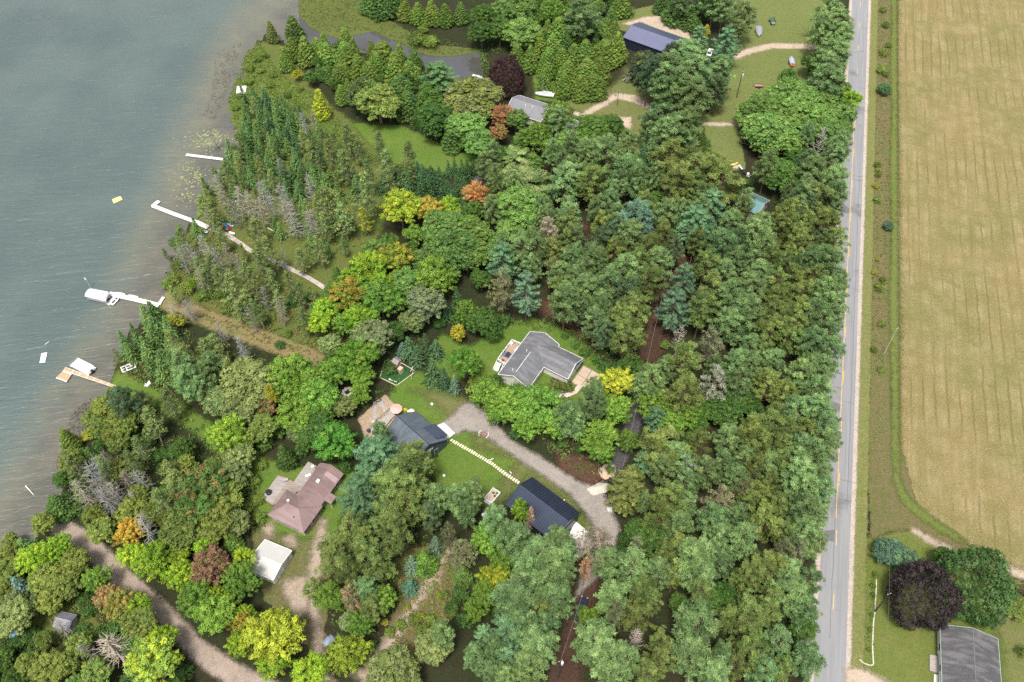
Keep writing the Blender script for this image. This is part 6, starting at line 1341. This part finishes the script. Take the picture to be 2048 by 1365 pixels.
def car(x, y, rz, lab, mat, pickup=False, z=0):
    t = thing('parked_pickup' if pickup else 'parked_car', lab, 'pickup' if pickup else 'car', *G(x, y, .8), 0, rz); L = 5.2 if pickup else 4.5
    secs = []
    for u, h in ((-.5, .75), (-.46, .92), (.18, .95), (.44, .85), (.5, .6)):
        secs.append([(u * L, -.88, .35), (u * L, .88, .35), (u * L, .90, h * .9), (u * L, .78, h), (u * L, -.78, h), (u * L, -.90, h * .9)])
    B().hull(secs).build('body', mat, t)
    c0, c1 = ((-.08, .22) if pickup else (-.38, .22)); secs = []
    for u, w, h in ((c0 * L, .82, .93), ((c0 + .05) * L, .68, 1.45), ((c1 - .10) * L, .68, 1.47), (c1 * L, .80, .95)): secs.append([(u, -w, .9 if h < 1 else .92), (u, w, .9 if h < 1 else .92), (u, w * .97, h), (u, -w * .97, h)])
    B().hull(secs).build('cabin', GLASS, t); B().box((c0 + c1) / 2 * L - .1, 0, 1.44, (c1 - c0) * L * .55, 1.3, .06).build('roof', mat, t)
    for u in (-.3, .31):
        for s_ in (-.82, .82): tyre(u * L, s_, .33, .33).build('wheel', RUB, t)
    for s_ in (-.6, .6): B().box(L * .5 - .04, s_, .55, .12, .3, .16).build('headlight', WHITE, t)
    if pickup: B().box(-.29 * L, 0, .955, .36 * L, 1.4, .02).build('bed', DARK, t)
    return t
car(1163, 1217, math.radians(72), 'dark blue pickup parked under trees by the mulch track', M('navy_paint', (.02, .025, .045), .3, spec=.6), True)
car(1396, 862, math.radians(-25), 'dark pickup with pale racks half hidden in the roadside stand', M('black_paint', (.03, .032, .04), .3, spec=.6), True)
car(1420, 104, math.radians(70), 'white car mostly hidden behind pines at the long navy barn', M('white_car', (.75, .76, .78), .3))
def camper(x, y, rz, lab):
    t = thing('camper_trailer', lab, 'camper', *G(x, y, 2), 0, rz)
    B().box(0, 0, .55, 5.4, 2.3, 1.9).build('body', WHITE, t); B().box(0, 0, 2.45, 5.3, 2.2, .10).build('roof', PALE, t); B().box(.5, 0, 2.55, .8, .7, .3).build('roof_unit', OFFW, t)
    for y_ in (-1.17, 1.17): tyre(-.3, y_, .33, .33).build('wheel', RUB, t); B().box(1.2, y_, 1.5, .9, .04, .6).build('window', GLASS, t)
    B().tube((2.7, 0, .55), (3.8, 0, .5), .06, n=4).build('draw_bar', DARK, t)
camper(1323, 914, math.radians(10), 'white camper glimpsed between pines right of the sand piles')
camper(1382, 922, math.radians(-65), 'white camper half hidden under the roadside pines')

# ------------------------------------------------------------------ yards
sp = thing('stepping_stone_path', 'line of cream stepping stones from the navy house to the pole barn', 'path')
c = [Vector((*G(x, y), 0)) for x, y in ((901, 880), (940, 902), (984, 928), (1010, 948), (1039, 967))]
Ls = [0]
for a, b__ in zip(c, c[1:]): Ls.append(Ls[-1] + (b__ - a).length)
n_ = 31; me = None
for i in range(n_):
    s_ = Ls[-1] * (i + .5) / n_; k = max(j for j in range(4) if Ls[j] <= s_); p = c[k].lerp(c[k + 1], (s_ - Ls[k]) / (Ls[k + 1] - Ls[k])); d = c[k + 1] - c[k]
    q = B(); q.prism([(-.20, -.38), (.18, -.42), (.22, -.05), (.19, .38), (-.17, .41), (-.22, .1)], 0, .07); me = me or q.mesh('stepping_stone', M('cream_stone', (.70, .60, .44), .8, var=.08))
    o = obj('stepping_stone', me, sp); o.location = (p.x, p.y, .03); o.rotation_euler = (0, 0, math.atan2(d.y, d.x) + random.uniform(-.12, .12)); o.scale = (random.uniform(.9, 1.08),) * 3
def pile_(x, y, rx, ry, h, mat, lab, name):
    t = thing(name, lab, 'pile', *G(x, y), 0, random.uniform(-.3, .3)); b = B(); n, m = 20, 7; vs = []
    for j in range(m):
        f = 1 - j / m
        for i in range(n):
            a = 6.283 * i / n; k = f * (1 + .16 * math.sin(2 * a + 1) + .09 * math.sin(5 * a) + random.uniform(-.05, .05)); vs.append((rx * k * math.cos(a), ry * k * math.sin(a), h * (1 - f ** 1.3) + (random.uniform(-.03, .06) if j else -.05)))
    vs.append((0, 0, h)); fs = [(j * n + i, j * n + (i + 1) % n, (j + 1) * n + (i + 1) % n, (j + 1) * n + i) for j in range(m - 1) for i in range(n)] + [((m - 1) * n + i, (m - 1) * n + (i + 1) % n, m * n) for i in range(n)]
    b.add(vs, fs); b.build('heap', mat, t, True)
    s_ = B(); 
    for _ in range(30): a = random.uniform(0, 6.28); r_ = random.uniform(.95, 1.35); s_.dome(rx * r_ * math.cos(a), ry * r_ * math.sin(a), 0, .1, .1, .09, 5, 2)
    s_.build('spilled_stones', mat, t, kind='stuff')
pile_(1198, 978, 2.5, 1.7, .9, M('pale_sand', (.47, .43, .37), .95, var=.08, scale=3), 'pale sand pile at the driveway edge', 'sand_pile')
pile_(1215, 943, 1.9, 2.3, .8, M('tan_sand', (.44, .33, .24), .95, var=.10, scale=3), 'tan sand pile above the pale one', 'sand_pile')
pile_(1222, 1019, .9, .9, .5, M('grey_stone', (.50, .47, .43), .95, var=.10, scale=3), 'small grey stone pile under the drooping spruce', 'stone_pile')
gbx = thing('garden_bed', 'white-fenced raised vegetable bed beside the pole barn', 'garden bed', *G(985, 995), 0, math.radians(54))
B().box(0, 0, 0, 3.2, 2.0, .5).build('bed_box', WOODG, gbx); B().box(0, 0, .5, 2.9, 1.7, .04).build('soil', M('garden_soil', (.42, .32, .25), .95), gbx)
for z in (.55, .95):
    for y in (-1.0, 1.0): B().box(0, y, z, 3.3, .09, .1).build('rail', WHITE, gbx)
    for x in (-1.6, 1.6): B().box(x, 0, z + .003, .09, 2.0, .1).build('rail', WHITE, gbx)
for x in (-1.6, 0, 1.6):
    for y in (-1.0, 1.0): B().box(x, y, 0, .12, .12, 1.1).build('post', WHITE, gbx)
for x, y in ((.8, .3), (.3, -.4), (1.1, -.4)): B().dome(x, y, .52, .3, .3, .4, 8, 3, .25).build('plant', M('veg_green', (.05, .10, .02), .8), gbx)
B().box(-1.9, 0, 0, .5, 1.6, .5).build('cold_frame', ALU, gbx)
def ball(x, y, r, mat, lab, name, cat):
    t = thing(name, lab, cat, *G(x, y), 0); B().dome(0, 0, .08, r, r, r * 1.1, 12, 4).build('cap', mat, t); B().tube((0, 0, 0), (0, 0, .1), r * .9, n=10).build('base', CONC, t)
ball(864, 809, .38, WHITE, 'white round well cap on the lawn behind the navy house', 'well_cap', 'well cap')
ball(888, 952, .36, WHITE, 'white round septic lid on the lawn below the navy house', 'septic_lid', 'lid')
pt = thing('propane_tank', 'small silver propane tank beside the pines at the garden bed', 'tank', *G(968, 1029, .5), 0, .5); B().tube((-.6, 0, .5), (.6, 0, .5), .4, n=10).build('shell', M('silver', (.70, .72, .74), .3, metal=.3), pt)
for x in (-.4, .4): B().box(x, 0, 0, .12, .5, .2).build('foot', DARK, pt)
fp = thing('fire_ring', 'reddish fire ring with curved white seats at the lawn edge', 'fire pit', *G(967.5, 870), 0, -.3)
for i in range(14): a = 6.283 * i / 14; B().box(.65 * math.cos(a), .65 * math.sin(a), 0, .18, .28, .3, a).build('ring_block', M('red_block', (.28, .11, .10), .8), fp)
for s_ in (-1, 1):
    b = B()
    for i in range(6): a = (0 if s_ > 0 else math.pi) + (i - 2.5) * .25; b.box(1.15 * math.cos(a), 1.15 * math.sin(a), 0, .14, .32, .35, a)
    b.build('curved_seat', OFFW, fp)
wn_ = thing('garden_figure', 'small blue-white lawn ornament beside the stepping stones', 'ornament', *G(1022, 950), 0, .4); B().tube((0, 0, 0), (0, 0, .9), .16, .08, 8).build('body', M('ornament_blue', (.30, .38, .50), .5), wn_); B().box(0, .15, .6, .12, .7, .3, .3).build('wing', WHITE, wn_); B().dome(0, 0, .9, .14, .14, .2, 8, 3).build('head', WHITE, wn_)
lg = thing('fallen_branch', 'pale forked branch beside the stepping stones', 'branch', *G(981, 921), .05, .3); B().tube((-.9, 0, .05), (.9, .15, .08), .10, .06, 5).build('limb', OFFW, lg); B().tube((.2, .05, .06), (.7, .6, .1), .06, .03, 5).build('fork', OFFW, lg)
um = thing('patio_umbrella', 'pink eight-sided patio umbrella beside the navy house', 'umbrella', *G(792, 817, 2.2), 0)
b = B(); ring = [(1.55 * math.cos(math.pi / 8 + i * math.pi / 4), 1.55 * math.sin(math.pi / 8 + i * math.pi / 4), 2.0) for i in range(8)]
PINK = M('pink_canvas', (.56, .36, .31), .8, var=.05)
for i in range(8): B().add([(0, 0, 2.55), ring[i], ring[(i + 1) % 8]], [(0, 1, 2)]).build('canopy_panel', PINK, um)
B().tube((0, 0, 0), (0, 0, 2.6), .035, n=6).build('pole', WOOD, um); B().dome(0, 0, 0, .35, .35, .12).build('base', DARK, um)
for i in range(8): B().tube((0, 0, 2.53), ring[i], .018, n=3).build('rib', WOOD, um)
w1 = thing('timber_walk', 'pair of weathered plank ramps crossing the stone bed', 'walkway')
boards(w1, px('746,805 752,804 755,842 746,846'), 14, .10, WOODG, 'plank', .03)
boards(w1, px('752,803 760,799 778,822 769,827'), 12, .10, WOODG, 'plank', .03)
BOULD = []
for i in range(14):
    q = px('725,840 752,812 772,795 785,812 798,824 780,850 750,874')
    while True:
        p = (random.uniform(min(a[0] for a in q), max(a[0] for a in q)), random.uniform(min(a[1] for a in q), max(a[1] for a in q)))
        if inside(p, q): break
    r_ = random.uniform(.25, .6); t = thing('boulder', '', 'boulder', p[0], p[1], .02, random.uniform(0, 3), 'boulders in the stone bed'); B().dome(0, 0, 0, r_, r_ * .75, r_ * .6, 8, 3, .15).build('stone', M(('boulder_grey', 'boulder_pale', 'boulder_tan')[i % 3], ((.36, .34, .31), (.55, .52, .46), (.38, .30, .22))[i % 3], .9, var=.15), t)
    BOULD.append((r_, ('grey', 'pale', 'tan')[i % 3], t))
for cn in ('grey', 'pale', 'tan'):
    for k, (_, _, t) in enumerate(sorted([q for q in BOULD if q[1] == cn], key=lambda q: -q[0])): t['label'] = f'{ORD[k]}largest {cn} boulder in the stone bed behind the navy house'
gbk = thing('kettle_grill', 'round black kettle grill at the corner of the pale timber deck', 'grill', *G(737.5, 861, .8), 0); B().dome(0, 0, .75, .52, .52, .4).build('lid', DARK, gbk); B().tube((0, 0, .35), (0, 0, .75), .3, .52, 10).build('bowl', DARK, gbk)
for a in (0, 2.1, 4.2): B().tube((.3 * math.cos(a), .3 * math.sin(a), .4), (.45 * math.cos(a), .45 * math.sin(a), 0), .03, n=4).build('leg', ALU, gbk)
fl = thing('flowering_shrub', 'yellow-flowered shrub beside the pink umbrella', 'shrub', *G(808, 820), 0); B().dome(0, 0, 0, .8, .5, .5, 9, 3, .3).build('foliage', M('flower_yellow', (.42, .34, .04), .8, var=.4, scale=5), fl); B().tube((0, 0, 0), (0, 0, .3), .06).build('stem', WOOD, fl)
fl = thing('flowering_shrub', 'white-flowered shrub at the corner of the navy house', 'shrub', *G(822, 823), 0); B().dome(0, 0, 0, .9, .6, .55, 9, 3, .3).build('foliage', M('flower_white', (.62, .62, .58), .8, var=.3, scale=5), fl); B().tube((0, 0, 0), (0, 0, .3), .06).build('stem', WOOD, fl)
hy = thing('flowering_shrub', 'round fence-like ring of pale hydrangea under the bright maples', 'shrub', *G(695, 785), 0, 0)
for i in range(9): a = i * .7; B().dome(1.1 * math.cos(a), 1.1 * math.sin(a), 0, .5, .45, .5, 7, 3, .25).build('flower_head', M('hydrangea', (.55, .50, .48), .8, var=.25, scale=6), hy)
# playset on its green mat
mat_ = thing('play_mat', 'dark green play surface with pale timber border', 'play area'); P_ = px('760,756 770,722 795,722 832,744 793,772')
B().prism(P_, 0, .06).build('turf', M('play_turf', (.018, .075, .018), .9), mat_)
for a, b__ in zip(P_, P_[1:] + P_[:1]): B().box((a[0] + b__[0]) / 2, (a[1] + b__[1]) / 2, 0, math.hypot(b__[0] - a[0], b__[1] - a[1]), .16, .18, math.atan2(b__[1] - a[1], b__[0] - a[0])).build('border_timber', M('border_wood', (.55, .48, .32), .8), mat_)
ps = thing('playset', 'wooden playset tower with swing beam and blue slide', 'playset', *G(795, 733, .5), .06, math.radians(-35)); PW = M('play_wood', (.40, .27, .19), .8, var=.12)
for x in (-.8, .8):
    for y in (-.8, .8): B().box(x, y, 0, .13, .13, 2.6).build('post', PW, ps)
B().box(0, 0, 1.3, 1.7, 1.7, .12).build('platform', PW, ps)
for s_ in (-1, 1): B().slab([(-.95, s_ * .95, 2.5), (.95, s_ * .95, 2.5), (.95, 0, 3.2), (-.95, 0, 3.2)], .08).build('roof_panel', M('play_roof', (.26, .22, .22), .8), ps)
b = B(); b.box(-.4, -2.2, .62, .6, 2.6, .08, rx=-.45); b.build('slide', M('slide_blue', (.03, .20, .34), .4), ps)
B().box(-2.3, -.6, 0, 1.2, 1.2, .8).build('playhouse', M('play_blue', (.06, .25, .48), .5), ps); B().box(1.6, -.7, .0, 1.0, 1.2, 1.6).build('climbing_wall', M('tan_climb', (.55, .38, .28), .8), ps)
B().tube((1.0, .4, 2.3), (5.0, .4, 2.3), .09, n=5).build('swing_beam', M('swing_wood', (.50, .42, .30), .8), ps)
for s_ in (-1, 1): B().tube((5.0, .4, 2.3), (5.1, .4 + s_ * 1.3, 0), .07, n=5).build('swing_leg', MATS['swing_wood'], ps)
for x in (2.2, 3.6):
    for s_ in (-.22, .22): B().tube((x + s_, .4, 2.3), (x + s_, .4, .5), .015, n=3).build('swing_chain', DARK, ps)
    B().box(x, .4, .45, .5, .2, .05).build('swing_seat', DARK, ps)
hb = thing('goal_board', 'white goal board at the right corner of the play mat', 'board', *G(823.5, 743), .06, math.radians(-10)); B().box(0, 0, .3, .1, 1.2, 1.0, ry=.5).build('panel', WHITE, hb); B().tube((.3, 0, 0), (.15, 0, .8), .04).build('prop', WOOD, hb)
for i, (x, nm_, cl) in enumerate(((780, 'large white', (.75, .75, .70)), (783.5, 'small white', (.75, .72, .65)), (785.8, 'small orange', (.65, .16, .03)), (789, 'small pale green', (.55, .70, .50)), (791, 'small pale blue', (.55, .68, .72)), (793.2, 'small cream', (.75, .70, .58)))):
    r_ = .28 if i == 0 else .15; t = thing('play_ball', f'{nm_} ball in the row at the front border of the play mat', 'ball', *G(x, 761 + i * .9), .06); o = B(); vs = []
    for j in range(7):
        for k in range(8): a, e = 6.283 * k / 8, -1.57 + 3.14 * j / 6; vs.append((r_ * math.cos(a) * math.cos(e), r_ * math.sin(a) * math.cos(e), r_ + r_ * math.sin(e)))
    o.add(vs, [(j * 8 + k, j * 8 + (k + 1) % 8, (j + 1) * 8 + (k + 1) % 8, (j + 1) * 8 + k) for j in range(6) for k in range(8)]); o.build('ball', M('ball_%s' % nm_.replace(' ', '_'), cl, .5), t, True)
# fence, poles and wires
edge = thing('lawn_edging', 'long white edging rail on the farm lawn beside the road', 'edging')
run(edge, '1753,1159 1752,1185 1750,1222 1747,1245 1745,1290 1747,1329', .25, .20, M('rail_wood', (.50, .46, .38), .8), 'edging_rail', 2.4, .06, .28, None, .02)
edge2 = thing('lawn_edging', 'short curved white rail at the farm driveway corner', 'edging')
run(edge2, '1719,1319 1728,1327 1740,1331 1747,1330', .20, .16, MATS['rail_wood'], 'edging_rail', 1.4, .05, .22, None, .02)
POLEW, POLED = M('grey_pole', (.45, .40, .33), .9, var=.15), M('dark_pole', (.05, .042, .04), .9, var=.15)
ends = []
def pole(x, y, h, lab, mat, r=.15, arms=(), transformer=False, lean=(0, 0)):
    X, Y = G(x, y); t = thing('utility_pole', lab, 'pole', X, Y, 0)
    B().tube((0, 0, 0), (lean[0], lean[1], h), r, r * .75, 8).build('shaft', mat, t); B().box(lean[0], lean[1], h - .25, .9, .1, .12, .3).build('cross_arm', WOOD, t)
    for s_ in (-.35, .35): B().tube((lean[0] + s_ * .95, lean[1] + s_ * .3, h - .13), (lean[0] + s_ * .95, lean[1] + s_ * .3, h + .1), .05).build('insulator', WHITE, t)
    if transformer: B().tube((lean[0] + .35, lean[1], h - 1.9), (lean[0] + .35, lean[1], h - .9), .27, n=10).build('transformer', M('transformer_grey', (.60, .62, .62), .4), t)
    return (X + lean[0], Y + lean[1], h)
pa = pole(1767.5, 708.5, 10.2, 'pale power pole between verge and field', POLEW, .13)
pb = pole(1749.5, 1224, 9.0, 'dark power pole standing at the farm lawn edging', POLED, .17, transformer=False)
pc = pole(1473, 196, 10.0, 'power pole with grey transformer on the north lawn', POLED, .14, transformer=True)
pd = pole(1117, 1358, 10.0, 'power pole with transformer beside the mulch track', POLED, .15, transformer=True)
pe = pole(1234, 212, 6.0, 'thin dark lamp pole on the sandy yard track', POLED, .09)
pf = pole(1790.5, -60, 10.0, 'far power pole beyond the top of the verge', POLEW, .14)
pg = pole(1740, 1560, 9.5, 'near power pole below the farm lawn', POLEW, .14)
ph_ = pole(1545, -70, 10.0, 'far pole beyond the north lawn', POLED, .14)
pi_ = pole(1236, 985, 9.5, 'pole hidden in the drooping spruce', POLED, .13)
pj = pole(1400, 420, 10.0, 'pole hidden in the upper pines', POLED, .13)
pk = pole(1320, 620, 10.0, 'pole in the brown lane', POLED, .13)
WIRE = M('wire_metal', (.22, .22, .21), .6)
def wire(a, b__, lab, sag=1.0, r=.02):
    t = thing('power_wire', lab, 'wire'); n = 14; pts = [(lerp(a[0], b__[0], i / n), lerp(a[1], b__[1], i / n), lerp(a[2], b__[2], i / n) - sag * 4 * (i / n) * (1 - i / n)) for i in range(n + 1)]
    b = B()
    for p, q in zip(pts, pts[1:]): b.tube(p, q, r, n=3, caps=False)
    b.build('wire', WIRE, t)
wire(pf, pa, 'wire along the field edge above the pale power pole', 1.2, .026); wire(pa, pb, 'wire along the verge between the pale and dark poles', 1.2, .026); wire(pb, pg, 'wire over the farm lawn below the dark pole', .8, .026)
wire(ph_, pc, 'wire over the north lawn reaching the transformer pole from above', 1.0, .022); wire(pc, pj, 'wire running down from the transformer pole', 1.2, .022); wire(pd, pi_, 'wire above the mulch track', 1.0, .022); wire(pi_, pk, 'wire above the shaded driveway', 1.0, .022); wire(pk, pj, 'wire above the upper brown lane', 1.0, .02)
# fallen logs and small bits of the shore
for x0, y0, x1, y1, lab in ((535, 457, 552, 466, 'bleached fallen log below the kayaks'), (566, 553, 588, 566, 'pale fallen stems beside the boardwalk'), (52, 973, 69, 992, 'long pale log under the lower bay water surface'), (640, 664, 660, 650, 'grey fallen log by the orange-tipped maple')):
    p, q = G(x0, y0), G(x1, y1); t = thing('fallen_log', lab, 'log'); B().tube((*p, .18), (*q, .22), .14, .07, 6).build('stem', OFFW, t)
    m = (lerp(p[0], q[0], .6), lerp(p[1], q[1], .6)); B().tube((*m, .2), (m[0] + .6, m[1] - .5, .5), .06, .03, 5).build('stub', OFFW, t)
bt = thing('blue_tarp', 'small blue tarp under the lower left trees', 'tarp', *G(28, 1268), 0, .3); B().dome(0, 0, 0, 1.2, .7, .4, 9, 3, .15).build('sheet', M('tarp_blue', (.10, .28, .45), .5), bt); B().tube((-1.2, 0, .05), (1.2, 0, .05), .05).build('rope', OFFW, bt)
hv = thing('tarp_heap', 'grey-blue tarp heap beside the lower rutted drive', 'tarp', *G(657, 1282), 0, .8); B().dome(0, 0, 0, 1.3, .9, .7, 9, 3, .15).build('sheet', M('tarp_grey', (.20, .25, .32), .5), hv); B().box(0, 0, .0, 2.2, 1.4, .12).build('pallet', WOOD, hv)
for o_ in list(bpy.data.objects):
    if o_.type == 'EMPTY' and o_.get('label') and len(o_.children) == 0: print('EMPTY', o_.name)
